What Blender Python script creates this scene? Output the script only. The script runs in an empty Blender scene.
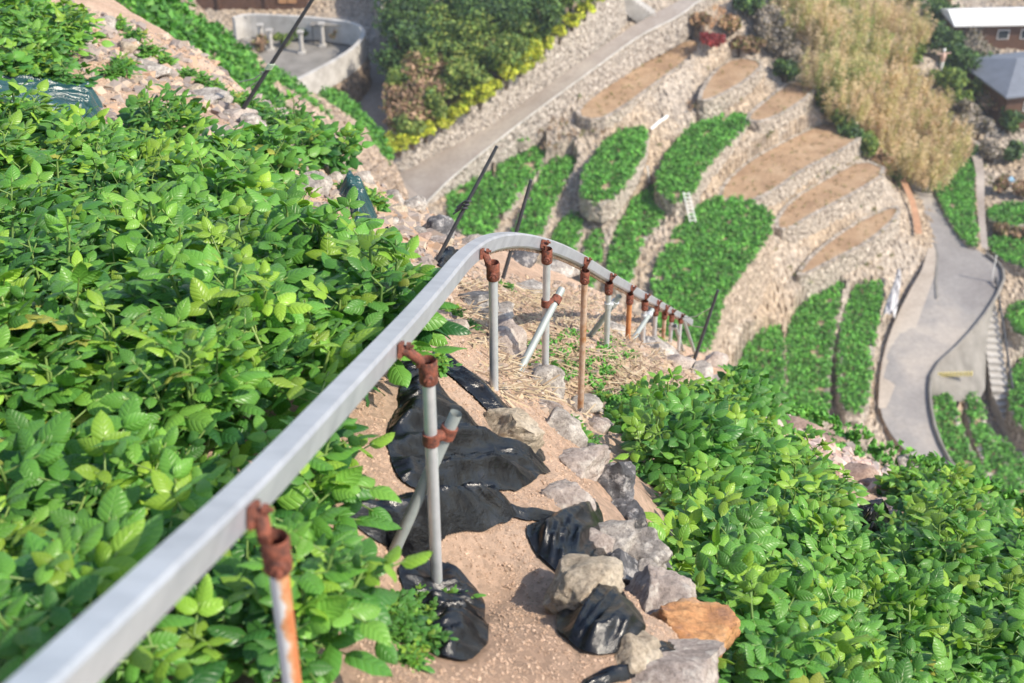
import bpy, bmesh, math, random
import numpy as np
from mathutils import Vector, Matrix, noise
random.seed(7); RNG = np.random.default_rng(7)
S = bpy.context.scene
# ------------------------------------------------------------ camera, sky, sun, exposure
FPX = 1422.2; PITCH = math.radians(33.4)
cam = bpy.data.cameras.new('camera'); camo = bpy.data.objects.new('camera', cam)
S.collection.objects.link(camo); S.camera = camo
cam.sensor_width = 36; cam.lens = 50; cam.clip_start = .05; cam.clip_end = 6000
camo.location = (0, 0, 0); camo.rotation_euler = (math.pi/2 - PITCH, 0, 0)
cam.dof.use_dof = True; cam.dof.focus_distance = 4.6; cam.dof.aperture_fstop = 4.5
SUN_EL, SUN_AZ = math.radians(44), math.radians(114)      # azimuth clockwise from +Y
w = bpy.data.worlds.new('World'); S.world = w; w.use_nodes = True
nt = w.node_tree; sky = nt.nodes.new('ShaderNodeTexSky'); sky.sky_type = 'NISHITA'; sky.sun_disc = False
sky.sun_elevation = SUN_EL; sky.sun_rotation = SUN_AZ
nt.links.new(sky.outputs[0], nt.nodes['Background'].inputs[0]); nt.nodes['Background'].inputs[1].default_value = .15
sl = bpy.data.lights.new('sun', 'SUN'); sl.energy = 3.9; sl.angle = math.radians(.8); sl.color = (1, .90, .75)
so = bpy.data.objects.new('sun', sl); S.collection.objects.link(so)
sv = Vector((math.sin(SUN_AZ)*math.cos(SUN_EL), math.cos(SUN_AZ)*math.cos(SUN_EL), math.sin(SUN_EL)))
so.rotation_euler = sv.to_track_quat('Z', 'Y').to_euler(); so.location = sv*30
S.view_settings.view_transform = 'Standard'; S.view_settings.look = 'None'
S.view_settings.exposure = .68; S.view_settings.gamma = 1
# ------------------------------------------------------------ projection helpers
CP, SP = math.cos(PITCH), math.sin(PITCH)
Fv = np.array([0, CP, -SP]); Uv = np.array([0, SP, CP]); Rv = np.array([1., 0, 0])
def ray(px, py): return Rv*(px-512)/FPX + Uv*(341.5-py)/FPX + Fv
def P(px, py, D): return ray(px, py)*D
def PZ(px, py, z):
    d = ray(px, py); return d*(z/d[2])
def proj(p):
    d = p @ Fv; return 512+FPX*(p@Rv)/d, 341.5-FPX*(p@Uv)/d
def tps_fit(pts, lam=.02):
    pts = np.array(pts, float); X = pts[:, :2]; n = len(X)
    r = np.linalg.norm(X[:, None]-X[None], axis=2); K = r*r*np.log(r+1e-9) + lam*np.eye(n)
    A = np.zeros((n+3, n+3)); A[:n, :n] = K; A[:n, n] = 1; A[:n, n+1:] = X; A[n, :n] = 1; A[n+1:, :n] = X.T
    c = np.linalg.solve(A, np.concatenate([pts[:, 2], np.zeros(3)]))
    return X, c
def tps_eval(m, x, y):
    X, c = m; x = np.atleast_1d(x).astype(float); y = np.atleast_1d(y).astype(float); out = np.empty(x.size)
    xf, yf = x.ravel(), y.ravel()
    for i in range(0, x.size, 20000):
        a, b = xf[i:i+20000], yf[i:i+20000]
        r = np.hypot(a[:, None]-X[:, 0], b[:, None]-X[:, 1])
        out[i:i+20000] = (r*r*np.log(r+1e-9))@c[:-3] + c[-3] + c[-2]*a + c[-1]*b
    return out.reshape(x.shape)
# ------------------------------------------------------------ rail posts (needed for the ground anchors)
POSTS = [  # top px,py, depth, base py, rusty, brace(top frac, foot px, foot py)
 (275, 540, 1.83, None, 2, None),
 (428, 362, 2.88, 610, 0, (.30, 392, 556)),
 (493, 264, 4.1, 388, 0, None),
 (547, 250, 5.0, 385, 0, (.38, 518, 374)),
 (585, 272, 5.75, 425, 1, None),
 (609, 284, 6.50, 348, 0, (.33, 589, 338)),
 (630, 295, 7.30, 342, 3, None),
 (645, 302, 8.00, 345, 0, (.35, 632, 341)),
 (656, 308, 8.70, 342, 0, None),
 (665, 312, 9.30, 341, 1, None),
 (672, 315, 9.80, 343, 0, (.4, 683, 351)),
 (681, 317, 10.4, 347, 0, (.03, 696, 356))]
def drop_z(top, py):   # z of the point straight below `top` that projects to row py
    lo, hi = top[2]-3, top[2]
    for _ in range(50):
        m = (lo+hi)/2; q = np.array([top[0], top[1], m])
        if proj(q)[1] > py: lo = m
        else: hi = m
    return lo
NA = []
for a, b, D, bp, *_ in POSTS:
    if bp:
        t = P(a, b, D); NA.append((t[0], t[1], drop_z(t, bp)))
for a in [(520,640,2.95),(470,720,2.55),(470,480,3.55),(400,500,3.2),(300,600,2.75),(100,500,3.05),(100,650,2.5),(-60,760,2.1),(250,760,2.2),
          (0,300,4.1),(150,250,4.9),(300,300,4.5),(390,300,4.8),(0,150,6.2),(200,150,6.8),(330,200,6.8),(385,260,5.7),(100,60,8.4),(0,50,8.4),(130,20,10.5),
          (200,90,9.),(300,140,9.2),(420,225,8.),(455,265,6.7),(520,300,6.9),(600,450,5.0),(640,420,6.2),(555,470,4.1),(600,530,3.75),(640,600,3.4),(690,665,3.0),
          (660,490,5.0),(700,560,4.5),(740,660,3.85),(700,760,3.1),(850,690,4.1),(1000,690,4.3),(1100,720,4.3),(950,600,5.2),(800,480,6.6),(900,500,7.2),(1010,560,6.6),(1100,600,6.4),
          (720,400,9.2),(800,420,9.6),(690,368,10.6),(740,385,10.8),(860,446,9.8),(940,485,9.6),(1020,512,9.4),(1100,540,9.2),
          (-150,300,3.9),(-150,60,7.5),(-150,-60,10.)]:
    p = P(*a); NA.append(tuple(p))
NT = tps_fit(NA, .01)
CREST = [(-300,-160,14),(-60,-70,14),(60,-30,14),(110,8,14),(150,44,13.5),(200,84,13),(240,114,12.5),(290,142,12),(350,182,11.5),(400,215,11),(450,248,10.5),(520,290,11),(600,325,12),(690,352,12.2),(740,384,12),
         (800,424,11.5),(860,462,11),(940,505,10.6),(1030,545,10.3),(1130,590,10),(1400,690,9.5)]
_c = [P(*c) for c in CREST]; CAZ = [math.atan2(p[0], p[1]) for p in _c]; CH = [math.hypot(p[0], p[1]) for p in _c]; CZ = [p[2] for p in _c]
def zn(x, y):
    x = np.asarray(x, float); y = np.asarray(y, float)
    h = np.hypot(x, y); az = np.arctan2(x, y); hc = np.interp(az, CAZ, CH); zc = np.interp(az, CAZ, CZ)
    k = np.minimum(1, hc/np.maximum(h, 1e-6))
    z = tps_eval(NT, x*k, y*k).reshape(x.shape)
    b = np.clip((h-hc*.8)/(hc*.2), 0, 1); b = b*b*(3-2*b)
    z = z*(1-b)+(zc + (zc/hc)*.35*np.minimum(h-hc, 0))*b       # settle onto the crest line
    d = np.maximum(0, h-hc)
    return z - 1.1*(np.sqrt(d*d+.09)-.3)
def hit(px, py, fn=zn, a=1., b=16., n=500):
    D = np.linspace(a, b, n); q = D[:, None]*ray(px, py)[None]
    s = q[:, 2]-fn(q[:, 0], q[:, 1]); i = np.argmax(s < 0)
    if s[i] >= 0: i = int(np.argmin(s)); return q[i]
    if i == 0: return q[0]
    t = s[i-1]/(s[i-1]-s[i]); return q[i-1]+(q[i]-q[i-1])*t
# ------------------------------------------------------------ object helpers
def tag(o, label=None, cat=None, group=None, kind=None):
    if label: o['label'] = label
    if cat: o['category'] = cat
    if group: o['group'] = group
    if kind: o['kind'] = kind
    return o
def link(name, me, mat=None, parent=None):
    o = bpy.data.objects.new(name, me); S.collection.objects.link(o)
    if mat is not None:
        for m in (mat if isinstance(mat, (list, tuple)) else [mat]): me.materials.append(m)
    if parent: o.parent = parent
    return o
def empty(name, loc, *t, **k):
    o = bpy.data.objects.new(name, None); S.collection.objects.link(o); o.location = loc; o.empty_display_size = .1
    return tag(o, *t, **k)
def mesh_np(name, V, Fc, col=None, uv=None, smooth=False):
    me = bpy.data.meshes.new(name); V = np.asarray(V, float)
    me.from_pydata(V.tolist(), [], Fc if isinstance(Fc, list) else Fc.tolist())
    if col is not None:
        a = me.attributes.new('Col', 'FLOAT_COLOR', 'FACE'); c = np.ones((len(col), 4), 'f'); c[:, :3] = col; a.data.foreach_set('color', c.ravel())
    if uv is not None:
        a = me.attributes.new('leafuv', 'FLOAT_VECTOR', 'POINT'); c = np.zeros((len(uv), 3), 'f'); c[:, :2] = uv; a.data.foreach_set('vector', c.ravel())
    if smooth: me.polygons.foreach_set('use_smooth', [True]*len(me.polygons))
    me.update(); return me
class MB:
    def __init__(s): s.v = []; s.f = []; s.sm = []
    def add(s, V, Fc, sm=False):
        n = len(s.v); s.v += [tuple(map(float, q)) for q in V]; s.f += [tuple(i+n for i in f) for f in Fc]; s.sm += [sm]*len(Fc)
    def box(s, c, size, M=None, bev=0):
        x, y, z = [q/2 for q in size]; V = []
        if bev:
            for sz in (-1, 1):
                for (dx, dy) in ((-x+bev,-y),(x-bev,-y),(x,-y+bev),(x,y-bev),(x-bev,y),(-x+bev,y),(-x,y-bev),(-x,-y+bev)): V.append(Vector((dx, dy, sz*z)))
            Fc = [tuple(range(7, -1, -1)), tuple(range(8, 16))]+[(i, (i+1) % 8, 8+(i+1) % 8, 8+i) for i in range(8)]
        else:
            V = [Vector((a, b, d)) for d in (-z, z) for (a, b) in ((-x,-y),(x,-y),(x,y),(-x,y))]
            Fc = [(3,2,1,0),(4,5,6,7),(0,1,5,4),(1,2,6,5),(2,3,7,6),(3,0,4,7)]
        if M is not None: V = [M@q for q in V]
        c = Vector(c); s.add([q+c for q in V], Fc)
    def tube(s, pts, r, n=12, caps=True, hollow=0):
        pts = [Vector(tuple(map(float, p))) for p in pts]; rs = r if isinstance(r, (list, tuple)) else [r]*len(pts)
        V = []; up = Vector((0, 0, 1))
        for i, p in enumerate(pts):
            t = (pts[min(i+1, len(pts)-1)]-pts[max(i-1, 0)]).normalized()
            a = t.cross(up); a = a.normalized() if a.length > .05 else t.cross(Vector((1, 0, 0))).normalized()
            b = a.cross(t).normalized()
            for k in range(n):
                th = 2*math.pi*k/n; V.append(p+(a*math.cos(th)+b*math.sin(th))*rs[i])
        m = len(pts)
        s.add(V, [(i*n+k, i*n+(k+1) % n, (i+1)*n+(k+1) % n, (i+1)*n+k) for i in range(m-1) for k in range(n)], True)
        if caps: s.add(V[:n], [tuple(range(n))]); s.add(V[-n:], [tuple(range(n-1, -1, -1))])
        return s
    def build(s, name, mat, parent=None):
        me = bpy.data.meshes.new(name); me.from_pydata(s.v, [], s.f)
        me.polygons.foreach_set('use_smooth', s.sm)
        bm = bmesh.new(); bm.from_mesh(me); bmesh.ops.recalc_face_normals(bm, faces=bm.faces); bm.to_mesh(me); bm.free()
        me.update(); return link(name, me, mat, parent)
# ------------------------------------------------------------ materials
def mat(name):
    m = bpy.data.materials.new(name); m.use_nodes = True; n = m.node_tree.nodes; l = m.node_tree.links
    return m, n, l, n['Principled BSDF']
def _noise(n, l, scale, detail=6, rough=.6, vec=None, kind='ShaderNodeTexNoise'):
    t = n.new(kind); t.inputs['Scale'].default_value = scale
    if kind == 'ShaderNodeTexNoise': t.inputs['Detail'].default_value = detail; t.inputs['Roughness'].default_value = rough
    if vec is not None: l.new(vec, t.inputs['Vector'])
    return t
def _ramp(n, l, src, stops):
    r = n.new('ShaderNodeValToRGB'); e = r.color_ramp.elements
    while len(e) < len(stops): e.new(.5)
    for k, (p, c) in zip(e, stops): k.position = p; k.color = (*c, 1)
    l.new(src, r.inputs[0]); return r
def _mix(n, l, a, b, fac, mode='MIX'):
    m = n.new('ShaderNodeMix'); m.data_type = 'RGBA'; m.blend_type = mode
    for s, v in ((0, fac), (6, a), (7, b)):
        if hasattr(v, 'links'): l.new(v, m.inputs[s])
        else: m.inputs[s].default_value = v if s == 0 else (*v, 1)
    return m.outputs[2]
def _coord(n, obj=True):
    c = n.new('ShaderNodeTexCoord'); return c.outputs['Object' if obj else 'Generated']
def _bump(n, l, b, src, strength, dist):
    u = n.new('ShaderNodeBump'); u.inputs['Strength'].default_value = strength; u.inputs['Distance'].default_value = dist
    l.new(src, u.inputs['Height']); l.new(u.outputs[0], b.inputs['Normal']); return u
def rockmat(name, stops, scale=6, bump=.02, rough=.85, spots=None, attr=False):
    m, n, l, b = mat(name); co = _coord(n)
    a = _noise(n, l, scale, 8, .65, co); c = _ramp(n, l, a.outputs[0], stops).outputs[0]
    if spots:
        s = _noise(n, l, scale*2.3, 5, .7, co); r = _ramp(n, l, s.outputs[0], [(.52, (0,0,0)), (.62, (1,1,1))])
        c = _mix(n, l, c, spots, r.outputs[0])
    if attr:
        v1 = _noise(n, l, attr, 0, 0, co, 'ShaderNodeTexVoronoi'); v2 = n.new('ShaderNodeTexVoronoi'); v2.feature = 'DISTANCE_TO_EDGE'; v2.inputs['Scale'].default_value = attr; l.new(co, v2.inputs['Vector'])
        t = n.new('ShaderNodeAttribute'); t.attribute_name = 'Col'; c = _mix(n, l, t.outputs['Color'], c, .2)
        c = _mix(n, l, c, _ramp(n, l, v1.outputs['Color'], [(.15, (.68,.67,.66)), (.85, (1.25,1.23,1.2))]).outputs[0], 1., 'MULTIPLY')
        c = _mix(n, l, c, _ramp(n, l, v2.outputs['Distance'], [(.0, (.58,.55,.52)), (.13, (1,1,1))]).outputs[0], 1., 'MULTIPLY')
    if not attr:
        gr = _noise(n, l, 70, 6, .8, co); c = _mix(n, l, c, _ramp(n, l, gr.outputs[0], [(.36, (.62,.60,.58)), (.5, (1,1,1)), (.66, (1.25,1.24,1.2))]).outputs[0], 1., 'MULTIPLY')
    l.new(c, b.inputs['Base Color']); b.inputs['Roughness'].default_value = rough
    f = _noise(n, l, scale*4, 10, .75, co); _bump(n, l, b, f.outputs[0], 1., bump*1.6); return m
def leafmat(name, rough=.45, transl=.3, veins=False, rnd=.0):
    m, n, l, b = mat(name); t = n.new('ShaderNodeAttribute'); t.attribute_name = 'Col'; c = t.outputs['Color']
    if rnd:
        oi = n.new('ShaderNodeObjectInfo'); r = _ramp(n, l, oi.outputs['Random'], [(0, (1-rnd, 1-rnd*.7, 1-rnd*.5)), (1, (1+rnd, 1+rnd*.5, 1))])
        c = _mix(n, l, c, r.outputs[0], 1., 'MULTIPLY')
    if veins:
        u = n.new('ShaderNodeAttribute'); u.attribute_name = 'leafuv'; sx = n.new('ShaderNodeSeparateXYZ'); l.new(u.outputs['Vector'], sx.inputs[0])
        def M(op, a, bb=None):
            q = n.new('ShaderNodeMath'); q.operation = op
            for i, v in enumerate((a, bb)):
                if v is None: continue
                if hasattr(v, 'links'): l.new(v, q.inputs[i])
                else: q.inputs[i].default_value = v
            return q.outputs[0]
        au = M('ABSOLUTE', sx.outputs[0]); ph = M('MULTIPLY', M('SUBTRACT', sx.outputs[1], M('MULTIPLY', au, .28)), 36.)
        side = M('POWER', M('ABSOLUTE', M('COSINE', M('MULTIPLY', ph, .5))), 10.)
        mid = M('SUBTRACT', 1., M('MINIMUM', M('MULTIPLY', au, 14.), 1.))
        v = M('MAXIMUM', side, mid)
        c = _mix(n, l, c, _mix(n, l, c, (1.5, 1.35, 1.2), 1., 'MULTIPLY'), M('MULTIPLY', v, .45))
        _bump(n, l, b, M('SUBTRACT', 1., v), .55, .002)
    l.new(c, b.inputs['Base Color']); b.inputs['Roughness'].default_value = rough; b.inputs['Specular IOR Level'].default_value = .4
    tr = n.new('ShaderNodeBsdfTranslucent'); l.new(_mix(n, l, c, (1.4, 1.5, .6), 1., 'MULTIPLY'), tr.inputs[0]); mx = n.new('ShaderNodeMixShader'); mx.inputs[0].default_value = transl
    l.new(b.outputs[0], mx.inputs[1]); l.new(tr.outputs[0], mx.inputs[2]); l.new(mx.outputs[0], n['Material Output'].inputs[0]); return m
def simple(name, col, rough=.6, metal=0, var=.15, scale=8, bump=0, col2=None, vscale=None):
    m, n, l, b = mat(name); co = _coord(n)
    if vscale: mp = n.new('ShaderNodeMapping'); mp.inputs['Scale'].default_value = vscale; l.new(co, mp.inputs[0]); co = mp.outputs[0]
    a = _noise(n, l, scale, 6, .65, co)
    c2 = col2 or tuple(k*(1-var*2) for k in col)
    l.new(_ramp(n, l, a.outputs[0], [(.35, c2), (.62, col)]).outputs[0], b.inputs['Base Color'])
    b.inputs['Roughness'].default_value = rough; b.inputs['Metallic'].default_value = metal
    if bump: _bump(n, l, b, a.outputs[0], .8, bump)
    return m
M_SOIL = None
def soil_near():
    m, n, l, b = mat('near_soil'); co = _coord(n)
    a = _noise(n, l, 1.3, 5, .6, co); c = _ramp(n, l, a.outputs[0], [(.3, (.42,.28,.20)), (.5, (.56,.395,.29)), (.7, (.64,.48,.37))]).outputs[0]
    g = _noise(n, l, 60, 4, .7, co, 'ShaderNodeTexVoronoi'); gr = _ramp(n, l, g.outputs['Color'], [(.1, (.8,.79,.77)), (.9, (1.15,1.13,1.1))])
    c = _mix(n, l, c, gr.outputs[0], 1., 'MULTIPLY')
    g2 = _noise(n, l, 170, 4, .7, co, 'ShaderNodeTexVoronoi')
    l.new(c, b.inputs['Base Color']); b.inputs['Roughness'].default_value = .95
    g3 = _noise(n, l, 38, 12, .82, co); _bump(n, l, b, g3.outputs[0], 1., .018); return m
M_SOIL = soil_near()
M_ROCK = {
 'grey': rockmat('rock_grey', [(.3,(.17,.15,.135)),(.48,(.35,.315,.285)),(.7,(.52,.475,.43))], 9, .012, spots=(.58,.54,.49)),
 'tan': rockmat('rock_tan', [(.3,(.32,.25,.18)),(.5,(.48,.40,.30)),(.7,(.62,.54,.43))], 9, .012),
 'lilac': rockmat('rock_lilac', [(.3,(.22,.18,.16)),(.5,(.40,.335,.30)),(.7,(.53,.46,.405))], 8, .012, spots=(.54,.49,.44)),
 'dark': rockmat('rock_dark', [(.3,(.05,.052,.06)),(.5,(.13,.13,.14)),(.7,(.28,.27,.28))], 9, .014, spots=(.48,.46,.45)),
 'orange': rockmat('rock_orange', [(.3,(.24,.14,.11)),(.45,(.50,.24,.10)),(.58,(.60,.33,.15)),(.7,(.48,.34,.27))], 7, .01),
 'pink': rockmat('rock_pink', [(.3,(.20,.13,.11)),(.5,(.36,.25,.20)),(.7,(.46,.36,.30))], 9, .01)}
M_LEAF = leafmat('potato_leaf', .36, .22, True, .18)
M_FLEAF = leafmat('far_leaf', .6, .2)
M_GALV = simple('galvanised_steel', (.62,.64,.66), .42, .45, .06, 14, .0006, col2=(.48,.50,.52))
M_RAIL = simple('galvanised_rail', (.55,.58,.63), .34, .5, .04, 7, .0005, col2=(.43,.46,.51), vscale=(1,1,4))
M_BRACE = simple('dull_galvanised', (.36,.40,.39), .6, .2, .08, 14, .0006)
M_RUST = simple('rust', (.25,.075,.042), .8, 0, .2, 90, .004, col2=(.065,.028,.022))
M_RUSTP = simple('rusty_pipe', (.52,.42,.34), .6, .1, .2, 16, .001, col2=(.36,.17,.07))
M_RUSTO = simple('orange_rusty_pipe', (.50,.22,.08), .75, 0, .2, 20, .001, col2=(.36,.13,.05))
M_DARKP = simple('dark_pole', (.055,.06,.07), .5, 0, .2, 20)
M_ROPE = simple('pale_rope', (.45,.55,.42), .8)
M_WIRE = simple('thin_wire', (.5,.5,.48), .5)
M_STONE = rockmat('far_stone', [(.3,(.20,.175,.15)),(.5,(.36,.32,.28)),(.7,(.46,.41,.36))], 1.4, .05, attr=4.6)
M_BASE = rockmat('valley_ground', [(.3,(.24,.175,.12)),(.5,(.34,.265,.19)),(.7,(.42,.34,.255))], .35, .05, attr=3.2)
def dry():
    m, n, l, b = mat('dry_field_soil'); co = _coord(n); a = _noise(n, l, .5, 5, .6, co); c = _ramp(n, l, a.outputs[0], [(.35, (.33,.215,.13)), (.5, (.42,.285,.175)), (.68, (.48,.345,.225))]).outputs[0]
    f = _noise(n, l, 5., 8, .75, co); c = _mix(n, l, c, _ramp(n, l, f.outputs[0], [(.35,(.72,.70,.68)),(.6,(1.12,1.1,1.08))]).outputs[0], 1., 'MULTIPLY'); l.new(c, b.inputs['Base Color']); b.inputs['Roughness'].default_value = .95; _bump(n, l, b, f.outputs[0], 1, .15); return m
M_DRY = dry()
M_CROPSOIL = simple('crop_soil', (.40,.29,.20), .95, 0, .2, 1.5, .04)
def road_mat(name, c1, c2, c3):
    m, n, l, b = mat(name); co = _coord(n)
    a = _noise(n, l, .16, 4, .6, co); c = _ramp(n, l, a.outputs[0], [(.35, c1), (.52, c2), (.7, c3)]).outputs[0]
    f = _noise(n, l, 3., 6, .7, co); c = _mix(n, l, c, _ramp(n, l, f.outputs[0], [(.3,(.82,.82,.82)),(.7,(1.12,1.12,1.12))]).outputs[0], 1., 'MULTIPLY')
    l.new(c, b.inputs['Base Color']); b.inputs['Roughness'].default_value = .9; return m
M_ROAD = road_mat('pale_concrete_road', (.22,.205,.20), (.275,.26,.25), (.40,.36,.32))
M_LANE = road_mat('lane_concrete', (.25,.205,.17), (.34,.295,.26), (.44,.39,.34))
M_CONC = simple('weathered_concrete', (.52,.50,.47), .9, 0, .2, .9, .01, col2=(.36,.34,.31))
M_CONCD = simple('grey_concrete', (.25,.235,.215), .9, 0, .2, .6, .01, col2=(.16,.15,.135))
M_WOOD = simple('dark_wood', (.13,.065,.04), .8, 0, .2, 3); M_WOODL = simple('orange_wood', (.50,.27,.13), .7)
M_WHITE = simple('white_paint', (.78,.78,.76), .6, 0, .03); M_TARP = simple('white_tarp', (.62,.61,.62), .5, 0, .15, 2, .1)
M_ROOFG = simple('grey_blue_roof', (.17,.19,.23), .6, 0, .1, .8); M_ROOFD = simple('dark_roof', (.05,.10,.13), .6)
M_ORANGE = simple('orange_netting', (.48,.27,.16), .8, 0, .15, 2); M_RED = simple('red_cloth', (.30,.05,.05), .8); M_BLUE = simple('pale_blue', (.35,.58,.75), .5)
M_TRUNK = simple('grey_trunk', (.36,.32,.28), .9, 0, .2, 4, .03); M_STEM = simple('plant_stem', (.16,.22,.07), .7); M_BARK = simple('bark', (.13,.09,.06), .9)
M_GLASS = simple('window_glass', (.03,.04,.05), .15, 0, 0)
def film_mat(name, c1, c2):
    m, n, l, b = mat(name); co = _coord(n); a = _noise(n, l, 4, 4, .6, co)
    d9 = _noise(n, l, 7, 8, .75, co); dm = _ramp(n, l, d9.outputs[0], [(.64, (0,0,0)), (.76, (.6,.6,.6))]); l.new(_mix(n, l, _ramp(n, l, a.outputs[0], [(.4, c1), (.7, c2)]).outputs[0], (.34,.25,.18), dm.outputs[0]), b.inputs['Base Color'])
    b.inputs['Roughness'].default_value = .22; b.inputs['Specular IOR Level'].default_value = .5
    mp = n.new('ShaderNodeMapping'); mp.inputs['Scale'].default_value = (3, 9, 6); mp.inputs['Rotation'].default_value = (0, 0, .25); l.new(co, mp.inputs[0])
    q = _noise(n, l, 4, 7, .62, mp.outputs[0]); q.inputs['Distortion'].default_value = 1.2; vq = n.new('ShaderNodeTexVoronoi'); vq.inputs['Scale'].default_value = 3.2; mv = n.new('ShaderNodeVectorMath'); mv.operation = 'MULTIPLY_ADD'; l.new(q.outputs['Color'], mv.inputs[0]); mv.inputs[1].default_value = (.5, .5, .5); l.new(mp.outputs[0], mv.inputs[2]); l.new(mv.outputs[0], vq.inputs['Vector'])
    _bump(n, l, b, vq.outputs['Distance'], .35, .008); return m
M_FILM = film_mat('black_mulch_film', (.004,.004,.005), (.008,.009,.011)); M_FILMG = film_mat('dark_green_film', (.012,.05,.055), (.03,.09,.09))
# ------------------------------------------------------------ near hillside
def fbm(x, y, s, o=4):
    return noise.fractal(Vector((x*s, y*s, 3.1)), 1., 2., o)
def near_ground():
    na, nr = 460, 520
    az = np.radians(np.linspace(-75, 75, na)); V = np.zeros((na*nr, 3)); hc = np.interp(az, CAZ, CH)
    t = np.linspace(0, 1, nr-60); t = .07+.93*t**1.35
    H = np.concatenate([hc[:, None]*t[None], hc[:, None]+np.linspace(.02, 1, 60)[None]**2*55], axis=1)
    X = H*np.sin(az)[:, None]; Y = H*np.cos(az)[:, None]; Z = zn(X, Y)
    X, Y, Z = X.ravel(), Y.ravel(), Z.ravel()
    Z += np.array([.035*fbm(x, y, 2.2)+.012*fbm(x, y, 11, 3) for x, y in zip(X, Y)])
    i, j = np.meshgrid(np.arange(na-1), np.arange(nr-1), indexing='ij'); a = (i*nr+j).ravel()
    Fc = np.stack([a, a+1, a+nr+1, a+nr], 1)[:, ::-1]
    o = link('near_hillside', mesh_np('near_hillside', np.stack([X, Y, Z], 1), Fc[:, ::-1], smooth=True), M_SOIL)
    tag(o, 'tan gravelly soil of the steep near hillside', 'hillside', kind='structure')
near_ground()
def znd(x, y): return float(zn(x, y)) + .035*fbm(x, y, 2.2)+.012*fbm(x, y, 11, 3)
# ------------------------------------------------------------ far valley
def inpoly(x, y, poly):
    x = np.asarray(x); y = np.asarray(y); c = np.zeros(x.shape, bool); n = len(poly)
    for i in range(n):
        x1, y1 = poly[i][:2]; x2, y2 = poly[(i+1) % n][:2]
        if y1 == y2: continue
        m = ((y1 > y) != (y2 > y)) & (x < (x2-x1)*(y-y1)/(y2-y1)+x1); c ^= m
    return c
TERR = []
def T(*a, **k): TERR.append((a, k))
# brown terraces: outline in picture terms, level of the field in metres
T([(572,116),(588,97),(640,62),(690,36),(706,45),(690,60),(660,82),(622,110),(598,122)], -48.5, 'dry', 'long brown terrace below the upper lane', 'stone wall holding up the longest brown terrace below the lane', 3.4, tint=(.97,.96,.97))
T([(695,99),(712,70),(735,56),(768,62),(750,80),(722,96),(706,102)], -49.4, 'dry', 'small brown terrace above the dark brush', 'stone wall below the small brown terrace in front of the red shrub', 3)
T([(742,118),(770,95),(790,80),(822,84),(802,104),(772,120),(756,123)], -51, 'dry', 'brown terrace beside the bamboo foot', 'stone wall below the brown terrace that meets the upper bamboo', 3.4)
T([(652,186),(668,150),(697,121),(735,114),(752,119),(738,136),(706,168),(692,200),(670,205)], -51.3, 'crop', 'curved green terrace above the largest plot', 'stone wall curving below the upper curved green terrace', 4)
T([(716,202),(722,182),(750,158),(800,132),(830,120),(868,134),(842,152),(804,170),(778,190),(748,204)], -53.5, 'dry', 'widest brown terrace left of the bamboo', 'stone wall below the widest brown terrace', 3)
T([(770,226),(788,200),(828,176),(862,158),(893,171),(852,196),(814,215),(788,232)], -55.1, 'dry', 'middle brown terrace under the pale bamboo', 'stone wall below the middle of the three lower brown terraces', 3.2)
T([(794,276),(810,254),(850,224),(895,203),(903,214),(872,242),(832,262),(806,276)], -57.2, 'dry', 'lowest brown terrace beside the orange netting', 'stone wall below the lowest brown terrace', 4)
T([(650,296),(654,266),(680,226),(705,200),(742,197),(776,215),(770,237),(742,275),(722,302),(713,348),(690,360),(660,340)], -52.9, 'crop', 'largest green plot in the middle of the valley', 'tall pale stone wall curving round the largest green plot', 8, tint=(1.08,.98,.9))
T([(606,290),(610,245),(630,203),(650,186),(672,188),(668,215),(640,247),(630,290)], -52.6, 'crop', 'narrow green plot left of the largest plot', 'low stone wall beside the narrow green plot behind the rail', 1.2)
T([(582,202),(580,175),(598,150),(618,132),(650,127),(646,152),(632,177),(610,206)], -50.1, 'crop', 'rounded green plot below the white pole', 'low stone wall round the rounded green plot below the white pole', 1.5)
T([(508,245),(530,197),(546,163),(572,156),(577,166),(556,200),(538,245)], -51.3, 'crop', 'slanting green strip behind the rail bend', 'low stone wall along the slanting green strip behind the rail bend', 1.2)
T([(495,206),(495,168),(515,149),(545,147),(544,163),(524,190),(506,216)], -50.9, 'crop', 'small green strip right of the bare pole', 'low stone wall along the small green strip right of the bare pole', 1.2)
T([(446,214),(447,186),(472,160),(488,158),(497,190),(499,240),(465,240)], -51.1, 'crop', 'leftmost green plot beside the lane foot', 'low stone wall round the leftmost green plot beside the lane', 1.2)
T([(546,262),(560,218),(582,215),(582,235),(572,262)], -52.1, 'crop', 'tiny green plot just above the rail', 'low stone wall round the tiny green plot above the rail', 1.2)
T([(578,285),(586,232),(602,229),(602,262),(594,290)], -52.5, 'crop', 'sliver of green plot between two plots above the rail', 'low stone wall round the green sliver above the rail', 1.2)
T([(506,141),(510,134),(526,133),(532,139),(520,144)], -49.6, 'crop', 'smallest green patch under the lane edge', 'low stone edge round the smallest green patch under the lane', .8)
T([(720,420),(742,350),(766,327),(782,328),(787,420)], -59.2, 'crop', 'short green strip at the foot of the tall wall', 'low stone wall along the short strip at the tall wall foot', 1.5)
T([(788,430),(785,330),(800,305),(838,283),(846,285),(839,300),(830,360),(828,430)], -59.6, 'crop', 'long green strip between two stone paths', 'low stone wall along the long strip between two paths', 1.5)
T([(837,412),(838,340),(850,290),(880,280),(884,288),(873,350),(869,412)], -60, 'crop', 'dark green strip left of the white tarp', 'low stone wall along the dark strip left of the white tarp', 1.6)
T([(930,183),(962,158),(976,163),(973,200),(979,250),(966,246),(945,215)], -60.2, 'crop', 'green wedge right of the road top', 'low stone wall round the green wedge right of the road top', 1)
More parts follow.
